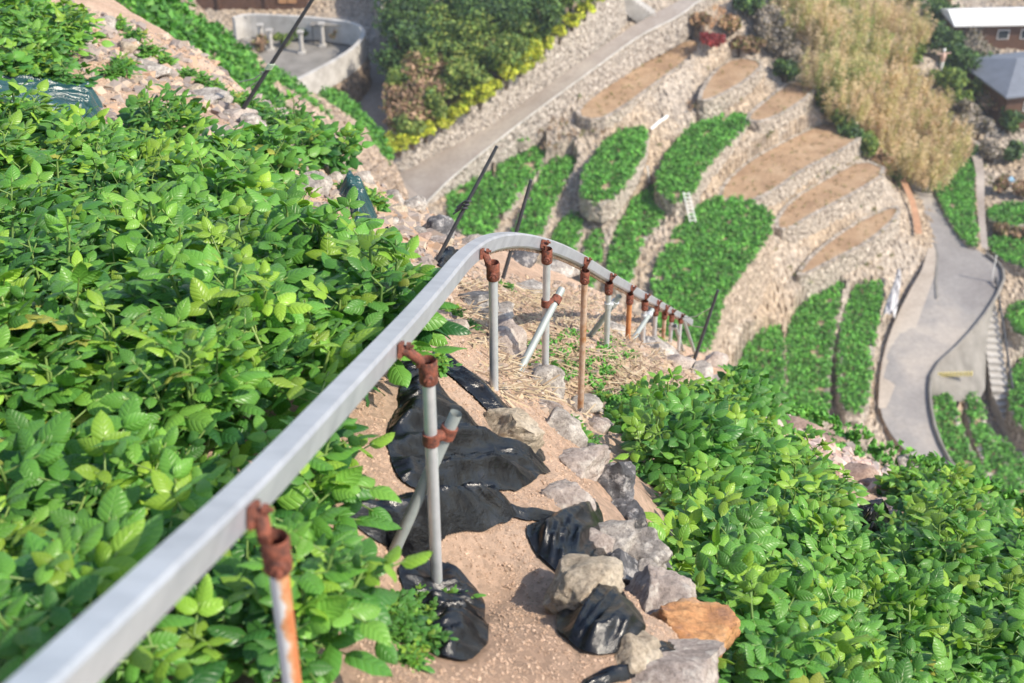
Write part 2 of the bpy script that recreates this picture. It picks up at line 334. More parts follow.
T([(988,204),(1060,204),(1060,226),(988,226)], -60.2, 'crop', 'upper green bed at the right edge', 'low stone wall round the upper bed at the right edge', 1.2, 1)
T([(984,238),(1060,238),(1060,275),(1010,266),(990,252)], -60.9, 'crop', 'lower green bed right of the wide road', 'low stone wall round the lower bed right of the wide road', 1.5, 1)
T([(1004,312),(1012,306),(1050,296),(1050,340),(1013,337)], -62.6, 'crop', 'small green bed right of the stair top', 'low stone wall round the small bed right of the stair top', 1.6, 1)
T([(1006,402),(1014,362),(1050,345),(1060,440),(1024,436)], -64.4, 'crop', 'green bed right of the stair foot', 'low stone wall round the bed right of the stair foot', 1.6, 1)
T([(932,410),(934,393),(952,396),(966,440),(1000,500),(985,520),(945,480),(936,440)], -62.9, 'crop', 'left green strip below the concrete wall', 'low stone wall along the left strip below the concrete wall', 1.2)
T([(964,404),(968,396),(982,397),(988,430),(1008,468),(1040,500),(1030,530),(1005,510),(978,455)], -63.6, 'crop', 'middle green strip left of the stairs', 'low stone wall along the middle strip left of the stairs', 1.4)
T([(988,432),(1000,436),(1030,468),(1050,500),(1040,510),(1005,470)], -64.8, 'crop', 'narrow green strip touching the stair foot', 'low stone wall along the narrow strip touching the stairs', 1.6)
LL = [(735,-30,-45),(683,0,-45.5),(640,22,-45.7),(590,56,-46.2),(540,92,-47.3),(490,127,-48.8),(430,158,-49.8),(392,178,-50.6),(385,190,-51)]
LR = [(760,-25,-45),(700,0,-45.5),(680,18,-45.7),(640,36,-45.8),(600,66,-46.2),(550,102,-47.3),(500,140,-48.8),(450,180,-49.9),(425,206,-50.8)]
EMB = [(384,150,-48.7),(400,148,-48.3),(440,128,-47.6),(500,84,-45.5),(560,38,-43.6),(606,-8,-41.8),(640,-60,-40.5),(400,-80,-41),(375,-20,-44),(398,80,-47.5),(388,120,-48.3)]
PL = [(352,100,-50),(372,140,-50.4),(384,168,-50.6),(396,205,-51)]; PR_ = [(372,64,-49.6),(412,70,-49.6),(388,102,-50.2),(392,140,-50.6),(430,205,-51)]
RL = [(906,176,-60.4),(914,195,-60.4),(929,225,-60.5),(927,262,-60.5),(905,300,-60.6),(889,335,-60.8),(880,370,-61.0),(878,410,-61.5),(892,440,-61.9),(925,470,-62.3),(960,500,-62.8),(1010,540,-63.4)]
RR = [(918,172,-60.4),(930,190,-60.4),(944,218,-60.5),(968,246,-60.5),(986,257,-60.5),(1007,274,-60.5),(992,308,-60.6),(962,345,-60.7),(931,372,-60.9),(928,400,-61.4),(936,440,-61.9),(958,480,-62.5),(1030,530,-63.4)]
FARPTS = []; CLAMP = []
def anchor(px, py, z): FARPTS.append(tuple(PZ(px, py, z)))
for a, k in TERR:
    W = np.array([PZ(x, y, a[1]) for x, y in a[0]]); CLAMP.append((W, a[1]-.45)); c = W.mean(0)
    for q in W: FARPTS.append((q[0], q[1], a[1]-.5))
    FARPTS += [(c[0], c[1], a[1]-.5)]*2
W = np.array([PZ(x, y, -48) for x, y in [(200,-60),(375,-60),(378,95),(285,95),(215,30)]]); CLAMP.append((W, -48.4))
for ch in (LL, LR, PL, PR_, RL, RR):
    W = np.array([PZ(*q) for q in ch])
    for i in range(len(W)-1):
        for t in (0, .33, .66): q = W[i]*(1-t)+W[i+1]*t; FARPTS.append((q[0], q[1], q[2]-.25))
for q in EMB: w_ = PZ(*q); FARPTS.append((w_[0], w_[1], w_[2]-1.5))
for a in [(640,180,-51.6),(600,215,-51.8),(545,128,-49),(590,128,-49),(505,120,-49),(640,115,-49.6),(720,108,-50.5),(660,100,-49.8),(730,150,-52.6),(700,190,-52.4),(900,240,-58.8),(880,262,-59.3),(915,262,-60),(890,300,-60.6),
          (720,10,-46.2),(740,40,-48),(790,40,-49.5),(830,100,-53),(880,150,-55.5),(905,185,-58.5),(840,50,-52),(900,60,-56),(900,120,-58),(940,60,-59),(940,120,-60),(1000,20,-60.5),(900,-20,-57),(750,-20,-45.5),
          (970,150,-60.6),(1000,160,-60.8),(1010,190,-60.8),(1010,232,-61.2),(1020,285,-62.6),(1024,340,-64.2),(1000,340,-64.4),(1000,380,-66),(1020,450,-69),(992,320,-63.4),(990,300,-62),(1050,500,-69.5),(960,385,-63.2),(975,360,-62.6),(985,330,-61.8),(700,480,-62),(850,480,-63),(500,380,-58),(300,300,-54),(300,60,-46),(340,120,-50),(200,-60,-48),(255,0,-48.5),(300,-20,-48.5),(340,5,-48.5),(230,-40,-48.5),(360,-30,-48.5),(290,-60,-48.5),(560,300,-55),(1150,300,-63),(1150,100,-61)]: anchor(*a)
sa, sb, sc_ = PZ(984, 284, -60.5), PZ(1000, 395, -64.9), PZ(1032, 470, -67.8)
for t in np.linspace(0, 2, 41):
    q = sa+(sb-sa)*t if t <= 1 else sb+(sc_-sb)*(t-1)
    for dx in (-1.2, 0, 1.2): FARPTS += [(q[0]+dx, q[1], q[2]-1.0)]*3
FA = np.array(FARPTS)
def zf(x, y):
    x = np.asarray(x, float); y = np.asarray(y, float); h = np.hypot(x, y); k = np.minimum(1, 200/np.maximum(h, 1)); xs = (x*k).ravel(); ys = (y*k).ravel(); out = np.empty(xs.size)
    for i in range(0, xs.size, 20000):
        r2 = (xs[i:i+20000, None]-FA[:, 0])**2+(ys[i:i+20000, None]-FA[:, 1])**2; wgt = np.exp(-r2/(2*2.6**2))+1e-3/(1+r2/40.)**2
        out[i:i+20000] = (wgt@FA[:, 2])/wgt.sum(1)
    for W, zc in CLAMP: out = np.where(inpoly(xs, ys, W), np.minimum(out, zc), out)
    return out.reshape(x.shape)
def fhit(px, py): return hit(px, py, zf, 60, 260, 500)
def valley():
    na, nr = 520, 420
    az = np.radians(np.linspace(-32, 32, na)); H = np.concatenate([60+np.linspace(0, 1, nr-30)*130, 190+np.linspace(.01, 1, 30)**2*3000])
    X = np.sin(az)[:, None]*H[None]; Y = np.cos(az)[:, None]*H[None]; Z = zf(X, Y); X, Y, Z = X.ravel(), Y.ravel(), Z.ravel()
    Z = Z + RNG.normal(0, .09, Z.size); Z[H.size*0:] = Z
    i, j = np.meshgrid(np.arange(na-1), np.arange(nr-1), indexing='ij'); a = (i*nr+j).ravel()
    Fc = np.stack([a+nr, a+nr+1, a+1, a], 1)
    cx, cy = X[a], Y[a]; g = np.array([noise.noise(Vector((x*.12, y*.12, 0))) for x, y in zip(cx, cy)])
    g = np.clip(.5+g*1.6+RNG.normal(0, .12, g.size), 0, 1)[:, None]
    base = np.array([.36,.29,.215])*(1-g)+np.array([.35,.315,.275])*g
    col = base*1.22
    tag(link('valley_ground', mesh_np('valley_ground', np.stack([X, Y, Z], 1), Fc, col), M_BASE), 'pale stony valley floor under the terraces', 'ground', kind='structure')
valley()
def chaikin(p, it=2, closed=True):
    p = [np.array(q, float) for q in p]
    for _ in range(it):
        q = []; n = len(p)
        if not closed: q.append(p[0])
        for i in range(n if closed else n-1):
            a, b = p[i], p[(i+1) % n]; q += [a*.75+b*.25, a*.25+b*.75]
        if not closed: q.append(p[-1])
        p = q
    return p
def resample(p, step, closed=True):
    p = np.array(p); q = np.vstack([p, p[:1]]) if closed else p
    d = np.linalg.norm(np.diff(q, axis=0), axis=1); s = np.concatenate([[0], np.cumsum(d)]); n = max(3, int(s[-1]/step))
    t = np.linspace(0, s[-1], n, endpoint=not closed)
    return np.stack([np.interp(t, s, q[:, k]) for k in range(3)], 1)
def area2(p): x, y = p[:, 0], p[:, 1]; return .5*np.sum(x*np.roll(y, -1)-y*np.roll(x, -1))
def stonecol(n, tint=(1,1,1)):
    b = RNG.choice(4, n, p=[.45,.3,.17,.08]); pal = np.array([(.46,.41,.35),(.37,.33,.285),(.55,.50,.44),(.24,.205,.175)])
    return pal[b]*RNG.uniform(.85, 1.12, (n, 1))*np.array(tint)
def wallmesh(name, ring, depth, closed=True, step=.24, batter=.07, jit=.04, lip=.05, tint=(1,1,1), mat=None, base=None, parent=None):
    r = resample(ring, step, closed); n = len(r)
    if closed and area2(r) < 0: r = r[::-1]
    t = np.roll(r, -1, 0)-np.roll(r, 1, 0)
    if not closed: t[0] = r[1]-r[0]; t[-1] = r[-1]-r[-2]
    nn = np.stack([t[:, 1], -t[:, 0], 0*t[:, 0]], 1); nn /= np.linalg.norm(nn, axis=1)[:, None]+1e-9
    rows = max(2, int(depth/step)); V = []
    for k in range(-1, rows+1):
        if k == -1: q = r - nn*.35 + [0, 0, lip]
        else: q = r + nn*(batter*k*depth/rows) + np.array([0, 0, lip-k*depth/rows])
        V.append(q+RNG.normal(0, 1, (n, 3))*np.array([jit, jit, jit*.5])*(1 if k >= 0 else .3))
    R = len(V); V = np.concatenate(V); Fc = []
    for k in range(R-1):
        for i in range(n if closed else n-1):
            j = (i+1) % n; Fc.append((k*n+i, (k+1)*n+i, (k+1)*n+j, k*n+j))
    return link(name, mesh_np(name, V, Fc, stonecol(len(Fc), tint)), mat or M_STONE, parent)
GREENS = np.array([(.10,.31,.05),(.13,.38,.055),(.08,.25,.04),(.19,.46,.075),(.06,.18,.035)])
def leafcloud(C, rad, hgt, nleaf, size, pal=GREENS, up=.6, zoff=0):
    """C (N,3) plant centres -> quads; returns V,F,col"""
    N = len(C)*nleaf; c = np.repeat(C, nleaf, 0)
    d = RNG.normal(0, 1, (N, 3)); d /= np.linalg.norm(d, axis=1)[:, None]; rr = RNG.uniform(.25, 1, (N, 1))**.6
    q = c + d*rr*np.array([rad, rad, hgt*.5]) + np.array([0, 0, hgt*.5+zoff])
    nrm = RNG.normal(0, .7, (N, 3))+d*.6+np.array([0, 0, up]); nrm /= np.linalg.norm(nrm, axis=1)[:, None]
    a = np.cross(nrm, RNG.normal(0, 1, (N, 3))); a /= np.linalg.norm(a, axis=1)[:, None]; b = np.cross(nrm, a)
    s = size*RNG.uniform(.6, 1.3, (N, 1)); a = a*s; b = b*s*.55
    V = np.stack([q-a, q-b-nrm*s*.15, q+a, q+b-nrm*s*.15], 1).reshape(-1, 3); Fc = np.arange(N*4).reshape(-1, 4)
    pal = np.array(pal); return V, Fc, pal[RNG.integers(0, len(pal), N)]*RNG.uniform(.75, 1.25, (N, 1))
def scatter(ring, spacing, jit=.35, ax=None):
    x0, y0 = ring[:, 0].min(), ring[:, 1].min(); x1, y1 = ring[:, 0].max(), ring[:, 1].max()
    X, Y = np.meshgrid(np.arange(x0, x1, spacing), np.arange(y0, y1, spacing)); X = X.ravel()+RNG.uniform(-jit, jit, X.size)*spacing; Y = Y.ravel()+RNG.uniform(-jit, jit, Y.size)*spacing
    m = inpoly(X, Y, ring); return X[m], Y[m]
def terrace(px, z, kind, label, wl, depth=5, sm=1, tint=(1,1,1), h=.42, size=.13):
    zz = z if isinstance(z, (list, tuple)) else [z]*len(px)
    ring = np.array([PZ(a, b, q) for (a, b), q in zip(px, zz)]); ring = np.array(chaikin(ring, sm))
    wo = wallmesh('stone_wall', ring, depth, tint=tint); tag(wo, wl, 'stone wall', 'dry stone terrace walls across the valley')
    top = resample(ring, .6)
    me = bpy.data.meshes.new('t'); me.from_pydata(top.tolist(), [], [tuple(range(len(top)))])
    o = link('terrace_field', me, M_DRY if kind == 'dry' else M_CROPSOIL); me.name = 'terrace_field'
    bm = bmesh.new(); bm.from_mesh(me); bmesh.ops.triangulate(bm, faces=bm.faces)
    bmesh.ops.recalc_face_normals(bm, faces=bm.faces)
    if sum(f.normal.z for f in bm.faces) < 0: bmesh.ops.reverse_faces(bm, faces=bm.faces)
    bm.to_mesh(me); bm.free()
    tag(o, ('bare tan soil of the ' if kind == 'dry' else 'soil bed under the ')+label, 'field', kind='structure')
    if kind == 'dry':
        X, Y = scatter(ring, .8, .5); kq = RNG.uniform(0, 1, len(X)) < .55; X, Y = X[kq], Y[kq]
        V, Fc, col = leafcloud(np.stack([X, Y, np.full(len(X), z)], 1), .22, .22, 7, .09, [(.30,.22,.12),(.42,.32,.19),(.22,.24,.08),(.36,.25,.15)])
        tag(link('stubble', mesh_np('stubble', V, Fc, col), M_FLEAF), 'sparse dry stubble on the '+label, 'stubble', kind='stuff')
    if kind == 'crop':
        X, Y = scatter(ring, .30); zc = np.interp(Y, np.sort(ring[:, 1]), ring[np.argsort(ring[:, 1]), 2]) if isinstance(z, (list, tuple)) else np.full(len(X), z)
        gm = np.array([noise.noise(Vector((x*.9, y*.9, 2.))) for x, y in zip(X, Y)]); kp = gm < .45; X, Y, zc, gm = X[kp], Y[kp], zc[kp]+RNG.normal(-.03, .09, kp.sum()), gm[kp]
        V, Fc, col = leafcloud(np.stack([X, Y, zc], 1), .2, h, 18, size); col = col*np.repeat(1.05+gm*.6+RNG.normal(0, .12, len(gm)), 18)[:, None]
        tag(link('crop_rows', mesh_np('crop_rows', V, Fc, col), M_FLEAF), 'dense green crop filling the '+label, 'crop', kind='stuff')
for a, k in TERR: terrace(*a, **k)
# lane, road: ribbons
def ribbon(name, L, R, mat, label, cat, dz=.12, skirt=0, wl=None, step=.8, smat=None, kind='structure', smooth=2):
    L = np.array(chaikin([PZ(*a) for a in L], smooth, False)); R = np.array(chaikin([PZ(*a) for a in R], smooth, False)); n = 60
    def rs(p, n):
        d = np.linalg.norm(np.diff(p, axis=0), axis=1); s = np.concatenate([[0], np.cumsum(d)]); t = np.linspace(0, s[-1], n)
        return np.stack([np.interp(t, s, p[:, k]) for k in range(3)], 1)
    L, R = rs(L, n), rs(R, n); V = np.concatenate([L, (L+R)/2, R]); Fc = []
    for k in range(2):
        for i in range(n-1): Fc.append((k*n+i, (k+1)*n+i, (k+1)*n+i+1, k*n+i+1))
    V = V+[0, 0, dz]; me = mesh_np(name, V, Fc, smooth=True); bm = bmesh.new(); bm.from_mesh(me)
    bmesh.ops.recalc_face_normals(bm, faces=bm.faces)
    if sum(f.normal.z for f in bm.faces) < 0: bmesh.ops.reverse_faces(bm, faces=bm.faces)
    bm.to_mesh(me); bm.free(); tag(link(name, me, mat), label, cat, kind=kind)
    return L, R
L, R = ribbon('lane', LL, LR, M_LANE, 'pale concrete lane climbing to the upper right', 'lane')
w_ = wallmesh('stone_wall', R[::-1], 2.6, False, tint=(.93,.95,1.0)); tag(w_, 'long grey stone wall under the edge of the upper lane', 'stone wall')
k = MB(); k.tube([r+[0, 0, .13] for r in R], .08, 6); tag(k.build('lane_kerb', M_CONC), 'pale kerb along the lower edge of the upper lane', 'kerb', kind='structure')
# embankment with shrubs above lane
emb = EMB
er = np.array(chaikin([PZ(*a) for a in emb], 1))
tag(wallmesh('stone_wall', er, 5, tint=(.92,.94,.98), batter=.14), 'tall grey stone wall between the yellow hedge and the lane', 'stone wall')
top = resample(er, 1.); me = bpy.data.meshes.new('embankment'); me.from_pydata(top.tolist(), [], [tuple(range(len(top)))])
tag(link('embankment', me, M_CROPSOIL), 'brushy bank above the tall grey wall', 'bank', kind='structure')
ribbon('path', PL, PR_, M_LANE, 'pale concrete path below the concrete terrace', 'path', .4)
# right road
L, R = ribbon('road', RL, RR, M_ROAD, 'wide pale concrete road widening beside the stairs', 'road', .15, smooth=1)
m = int(len(R)*.0)
a_ = [PZ(*q)+[0, 0, .1] for q in [(1004,280,-60.5),(992,306,-60.6),(962,345,-60.7),(931,372,-60.9),(929,388,-61.1)]]
b_ = [PZ(*q) for q in [(986,312,-61.6),(985,350,-62.9),(986,402,-64.6),(955,402,-63.3),(930,398,-62.9)]]
a_ = np.array(chaikin(a_, 1, False)); b_ = np.array(chaikin(b_, 1, False)); V = []; kk = 14
for u, v in zip(a_, b_):
    for q in range(kk): V.append(u+(v-u)*q/(kk-1)+RNG.normal(0, .03, 3))
Fc = [(i*kk+q, i*kk+q+1, (i+1)*kk+q+1, (i+1)*kk+q) for i in range(len(a_)-1) for q in range(kk-1)]
tag(link('concrete_slope', mesh_np('concrete_slope', V, Fc, smooth=True), M_CONCD), 'grey sloping concrete retaining face below the curved road edge', 'retaining wall')
w0 = MB()
for q in range(14): e = V[6*kk+5]*(1-q/13)+V[3*kk+9]*q/13 if False else PZ(928+q*3.3, 377-q*.1, -61.4-q*.03)+np.array([0,0,.25]); w0.tube([e-[0,0,.25], e+[0,0,.12]], .09, 6)
tag(w0.build('drain_caps', simple('yellow_plastic', (.7,.6,.25))), 'row of small yellow drain ends across the concrete face', 'drain caps')
k = MB(); k.tube([r+[0, 0, .32] for r in R[18:]], .14, 6); tag(k.build('kerb', M_CONCD), 'dark kerb on the outer edge of the wide road', 'kerb', kind='structure')
wl2 = wallmesh('earth_bank', L[6:], 2, False, step=.5, batter=.3, tint=(1.05,.85,.7)); tag(wl2, 'crumbly tan bank along the inner road edge', 'bank', kind='structure')
# stairs
def stairs():
    a = PZ(984, 284, -60.5); b = PZ(1000, 395, -64.9); c = PZ(1032, 470, -67.8); r = empty('stairs', a, 'narrow concrete stairs with pale treads going down from the road', 'stairs')
    for s, (p, q, n) in enumerate(((a, b, 16), (b, c, 11))):
        st = MB(); d = (q-p); t = d.copy(); t[2] = 0; ln = np.linalg.norm(t); t /= ln; sd = Vector((t[1], -t[0], 0)); M = Matrix((Vector(t), sd, Vector((0, 0, 1)))).transposed()
        for k in range(n):
            e = p + d*((k+.5)/n); st.box(Vector(e)-Vector(a)-Vector((0, 0, .45)), (ln/n*.98, 1.3, 1.3), M)
        o = st.build('stair_flight', M_CONC, r)
        w2 = MB()
        for sgn in (1,):
            off = sd*(.85 if sd.x > 0 else -.85)+Vector((0, 0, .2))
            w2.tube([Vector(p-a)+off+Vector((0, 0, .45)), Vector(q-a)+off+Vector((0, 0, .45))], .1, 6)
            for k in range(5):
                e = Vector(p-a+d*k/4)+off; w2.tube([e+Vector((0, 0, -.8)), e+Vector((0, 0, .5))], .07, 6)
        w2.build('handrail', M_DARKP, r)
stairs()
VR = [(928,236,-60.5),(940,262,-60.5),(926,300,-60.6),(912,340,-60.8),(898,380,-61.1),(886,410,-61.5)]
ribbon('dusty_verge', [q for q in RL if 225 <= q[1] <= 410], VR, road_mat('dusty_concrete', (.33,.28,.23), (.42,.365,.31), (.47,.42,.36)), 'pale dusty inner side of the wide road', 'verge', .16, smooth=1)
C_ = [(925,222),(932,240),(937,258),(934,278),(936,300)]
ribbon('road_crack', [(a, b, -60.5) for a, b in C_], [(a+2.2, b, -60.5) for a, b in C_], M_CONCD, 'dark wavy crack along the wide road', 'crack', .17)
# ------------------------------------------------------------ leafy bushes
def bush(name, base, r, h, n, size, pal, label, cat, group=None, spiky=False, stem=True, mat_=None):
    base = Vector(tuple(map(float, base))); root = empty(name, base, label, cat, group)
    K = max(4, int(n/45)); cs = RNG.normal(0, 1, (K, 3)); cs /= np.linalg.norm(cs, axis=1)[:, None]; cs *= RNG.uniform(.25, .85, (K, 1))
    cs = cs*np.array([r, r, h*.42])+np.array([0, 0, h*.55]); cs[:, 2] = np.maximum(cs[:, 2], .15*h)
    if spiky:
        V = []; col = []; pal = np.array(pal)
        ns = max(10, n//55)
        for q_ in range(ns):
            th = RNG.uniform(0, 2*math.pi); rr = r*RNG.uniform(0, 1)**.55; tl_ = h*RNG.uniform(.65, 1.1); b0 = np.array([rr*.45*math.cos(th), rr*.45*math.sin(th), 0]); e0 = np.array([rr*math.cos(th)*1.15, rr*math.sin(th)*1.15, tl_]); pc = pal[RNG.integers(len(pal))]*RNG.uniform(.8, 1.15)
            for i in range(n//ns):
                t = RNG.uniform(.25, 1)**.7; p = b0*(1-t)**1.5+e0*(1-(1-t)**1.5); p[2] = tl_*(t-.18*t*t)*1.1; p = p+RNG.normal(0, .05+.06*(h > 3), 3)
                d = np.array([math.cos(th)*.7, math.sin(th)*.7, .9-.8*t])+RNG.normal(0, .5, 3); d /= np.linalg.norm(d)
                L_ = size*RNG.uniform(.5, 1.1)*(1.1-.5*t); s = np.cross(d, RNG.normal(0, 1, 3)); s /= np.linalg.norm(s); wd = L_*.055+.008
                V += [p, p+d*L_*.5+s*wd+[0, 0, .02], p+d*L_-[0, 0, L_*.28], p+d*L_*.5-s*wd]; col.append(pc*RNG.uniform(.8, 1.2))
        V = np.array(V); Fc = np.arange(len(V)).reshape(-1, 4); col = np.array(col)
    else:
        V, Fc, col = leafcloud(cs, r*.42, h*.4, max(8, n//K), size, pal, .3, -h*.2)
        tone = np.repeat(RNG.uniform(.7, 1.3, (K, 1)), max(8, n//K), 0); col = col*tone
    link('foliage', mesh_np('foliage', V, Fc, col), mat_ or M_FLEAF, root)
    if stem:
        t = MB()
        for i in range(4 if not spiky else 7):
            th = RNG.uniform(0, 6.28); rr = r*.5; t.tube([(0.1*math.cos(th), .1*math.sin(th), -.4), (rr*.5*math.cos(th), rr*.5*math.sin(th), h*.4), (rr*math.cos(th), rr*math.sin(th), h*.75)], [.07, .05, .02], 5)
        t.build('stem', M_BARK if not spiky else M_STEM, root)
    return root
DG = [(.05,.11,.035),(.08,.16,.04),(.12,.21,.05),(.03,.07,.03)]; MG = [(.13,.21,.04),(.19,.28,.055),(.09,.16,.04),(.27,.32,.07)]
YG = [(.42,.47,.04),(.55,.55,.05),(.30,.40,.04),(.48,.50,.05)]; BR = [(.30,.19,.12),(.42,.28,.18),(.24,.15,.10),(.20,.20,.07)]; PALE = [(.62,.47,.30),(.70,.55,.38),(.56,.45,.26),(.42,.40,.15),(.58,.42,.28)]; GB=[(.30,.26,.22),(.22,.2,.18),(.38,.32,.26)]
def zemb_(px, py):   # height on the embankment under a pixel
    t = (px-384)/(606-384); return -47.3+(t)*10.2
nm = 0
def words(L): return L
WH = {'DG': 'dark green leafy shrub', 'MG': 'mid green shrub', 'YG': 'yellow green shrub', 'BR': 'brown dried shrub', 'GB': 'grey leafless brush'}
PALS = {'DG': DG, 'MG': MG, 'YG': YG, 'BR': BR, 'GB': GB}
SH = []
for (a, b) in [(398,138),(412,132),(425,125),(440,118),(453,108),(467,98),(480,89),(493,80),(506,70),(520,60),(533,49),(546,38),(559,27),(572,15),(584,4),(594,-8)]: SH.append((a, b+4, 'YG', 1.0*RNG.uniform(.8,1.3), 1.4*RNG.uniform(.7,1.4)))
for (a, b, k_, r_, h_) in [(400,20,'DG',1.8,3.4),(420,8,'DG',2.2,3.2),(405,45,'DG',1.7,2.6),(425,42,'DG',1.9,2.4),(448,20,'MG',1.9,2.6),(470,5,'DG',1.9,2.6),(500,8,'DG',2.,2.6),(530,5,'DG',2.,2.6),(555,2,'MG',1.8,2.4),
    (415,75,'BR',1.5,2.0),(435,65,'BR',1.3,1.8),(455,50,'MG',1.8,2.2),(480,32,'MG',1.8,2.2),(505,35,'MG',1.8,2.),(530,28,'MG',1.7,2.),(430,95,'BR',1.4,1.8),(448,88,'MG',1.5,1.9),(465,72,'MG',1.6,2.),(488,60,'MG',1.6,1.9),(508,52,'MG',1.4,1.8),
    (402,100,'BR',1.3,1.8),(400,122,'BR',1.2,1.5),(418,112,'BR',1.4,1.6),(434,105,'MG',1.2,1.5),(404,80,'MG',1.3,1.8),(412,128,'MG',1.,1.3),(490,45,'BR',1.,1.9),(545,20,'DG',1.5,2.)]: SH.append((a, b, k_, r_*RNG.uniform(.9,1.4), h_*RNG.uniform(.9,1.9)))
for (a, b, k_, r_, h_) in [(398,60,'DG',1.5,2.4),(410,25,'DG',2.2,3.),(440,45,'MG',1.8,2.4),(455,5,'DG',2.,2.6),(470,48,'MG',1.6,2.2),(485,15,'DG',2.,2.8),(515,18,'DG',2.,2.8),(545,-8,'DG',2.,2.6),(570,-8,'MG',1.8,2.6),(440,72,'BR',1.4,2.),(462,30,'MG',1.8,2.6),(425,65,'MG',1.6,2.4),(500,60,'MG',1.3,1.8),(520,45,'MG',1.3,1.8),(474,78,'MG',1.3,1.8),(420,105,'BR',1.3,2.),(402,-5,'DG',2.2,3.4)]: SH.append((a, b, k_, r_*1.2, h_*1.3))
for a, b, k_, r_, h_ in SH:
    z = float(np.interp(a, [384,400,440,500,560,606], [-48.5,-48.2,-47.4,-45.3,-43.4,-41.8]))+max(0., float(np.interp(a, [384,400,440,500,560,606], [150,148,128,84,38,-8]))-b)*.022; bush('shrub', PZ(a, b+h_*6, z), r_, h_, int(620*r_), .2 if k_ != 'YG' else .16, PALS[k_],
        {'YG': 'bright yellow green hedge shrub along the top of the grey wall', 'DG': 'dark green leafy shrub at the top of the bank', 'MG': 'mid green shrub on the bank behind the yellow hedge', 'BR': 'brown dried shrub on the left part of the bank'}[k_], 'shrub',
        {'YG': 'yellow hedge shrubs above the wall', 'DG': 'dark shrubs on the bank', 'MG': 'green shrubs on the bank', 'BR': 'dried shrubs on the bank'}[k_])
# dried red-brown grass by the path
for a, b in [(398,112),(402,128),(408,142),(392,98),(413,152)]:
    bush('dry_bush', PZ(a, b+8, -50.3), 1.0, 1.8, 500, .5, [(.50,.30,.20),(.60,.38,.26),(.40,.26,.16)], 'reddish dried grass tuft beside the pale path', 'dry grass', 'dried tufts beside the path', True, False)
# bamboo
BAM = [(800,8),(830,0),(860,2),(815,30),(845,28),(790,20),(875,25),(830,55),(862,55),(888,55),(820,80),(850,85),(880,85),(905,85),(925,105),(845,108),(872,115),(900,120),(928,128),(945,140),(885,140),(912,150),(940,158),(870,128),(898,165),(925,172),(908,35),(893,15)]
for i, (a, b) in enumerate(BAM):
    pal = PALE if (a > 865 or i % 3 == 0) else PALE[2:4]+[(.58,.54,.28),(.28,.34,.10),(.18,.24,.07)]+PALE[:2]
    bb = b+22; p = fhit(a, bb); bush('bamboo_clump', p, 1.9, 4.6+RNG.uniform(-.6,1.2), 3600, .75, pal, 'pale feathery bamboo clump between the brown terraces and the road' if b > 90 else 'tall yellow green bamboo clump at the top behind the terraces', 'bamboo', 'lower pale bamboo' if b > 90 else 'upper yellow green bamboo', True)
for a, b, k_, r_ in [(905,-4,'DG',2.),(935,10,'DG',2.4),(925,35,'DG',2.4),(948,45,'DG',2.2),(958,62,'DG',2.),(945,80,'MG',1.8),(985,85,'MG',2.),(978,68,'DG',1.8),(910,55,'MG',1.6),(965,30,'GB',2.),(950,22,'GB',1.8),(975,50,'GB',2.),(1000,75,'GB',2.),(990,102,'BR',1.6),(965,112,'GB',1.6),(975,128,'GB',1.6),(955,125,'GB',1.5),(1012,150,'DG',1.4),(990,152,'GB',1.4),(1008,120,'DG',1.5),(960,100,'MG',1.4),
    (790,-5,'GB',2.),(770,18,'GB',1.8),(760,30,'GB',1.5),(745,4,'DG',1.5),(730,25,'BR',1.2),(775,40,'GB',1.6),(790,60,'GB',1.5),(785,72,'DG',1.3),(740,45,'BR',1.),(752,46,'BR',1.),(700,20,'BR',.9),(1000,185,'BR',1.),(1020,190,'BR',1.),(1000,230,'BR',.9),(1018,232,'BR',.9),(960,150,'DG',1.3)]:
    bush('shrub', fhit(a, b+r_*8), r_, r_*1.7, int(650*r_), .24, PALS[k_], WH[k_]+(' at the top right near the houses' if a > 880 else ' behind the small brown terraces' if a > 720 else ' beside the upper lane end'), 'shrub', WH[k_]+(' right' if a > 880 else ' centre'))
for a, b, k_ in [(832,108,'DG'),(842,120,'MG'),(852,134,'DG'),(866,146,'MG'),(880,158,'BR'),(826,95,'MG'),(893,168,'DG'),(838,80,'MG'),(880,132,'MG')]:
    bush('shrub', fhit(a, b+14), 1.2, 2.6, 700, .25, PALS[k_], 'dark leafy undergrowth shrub in front of the bamboo above the brown terraces', 'shrub', 'undergrowth before the bamboo')
# sparse brown brush below the long terrace
for a, b in [(560,128),(540,133),(580,135),(565,142),(600,133),(548,150),(480,150),(545,122),(690,110),(700,106)]:
    bush('dry_brush', fhit(a, b), .8, .7, 300, .3, BR+[(.35,.28,.22)], 'low brown dried brush under the long brown terrace wall', 'brush', 'low dried brush', True, False)
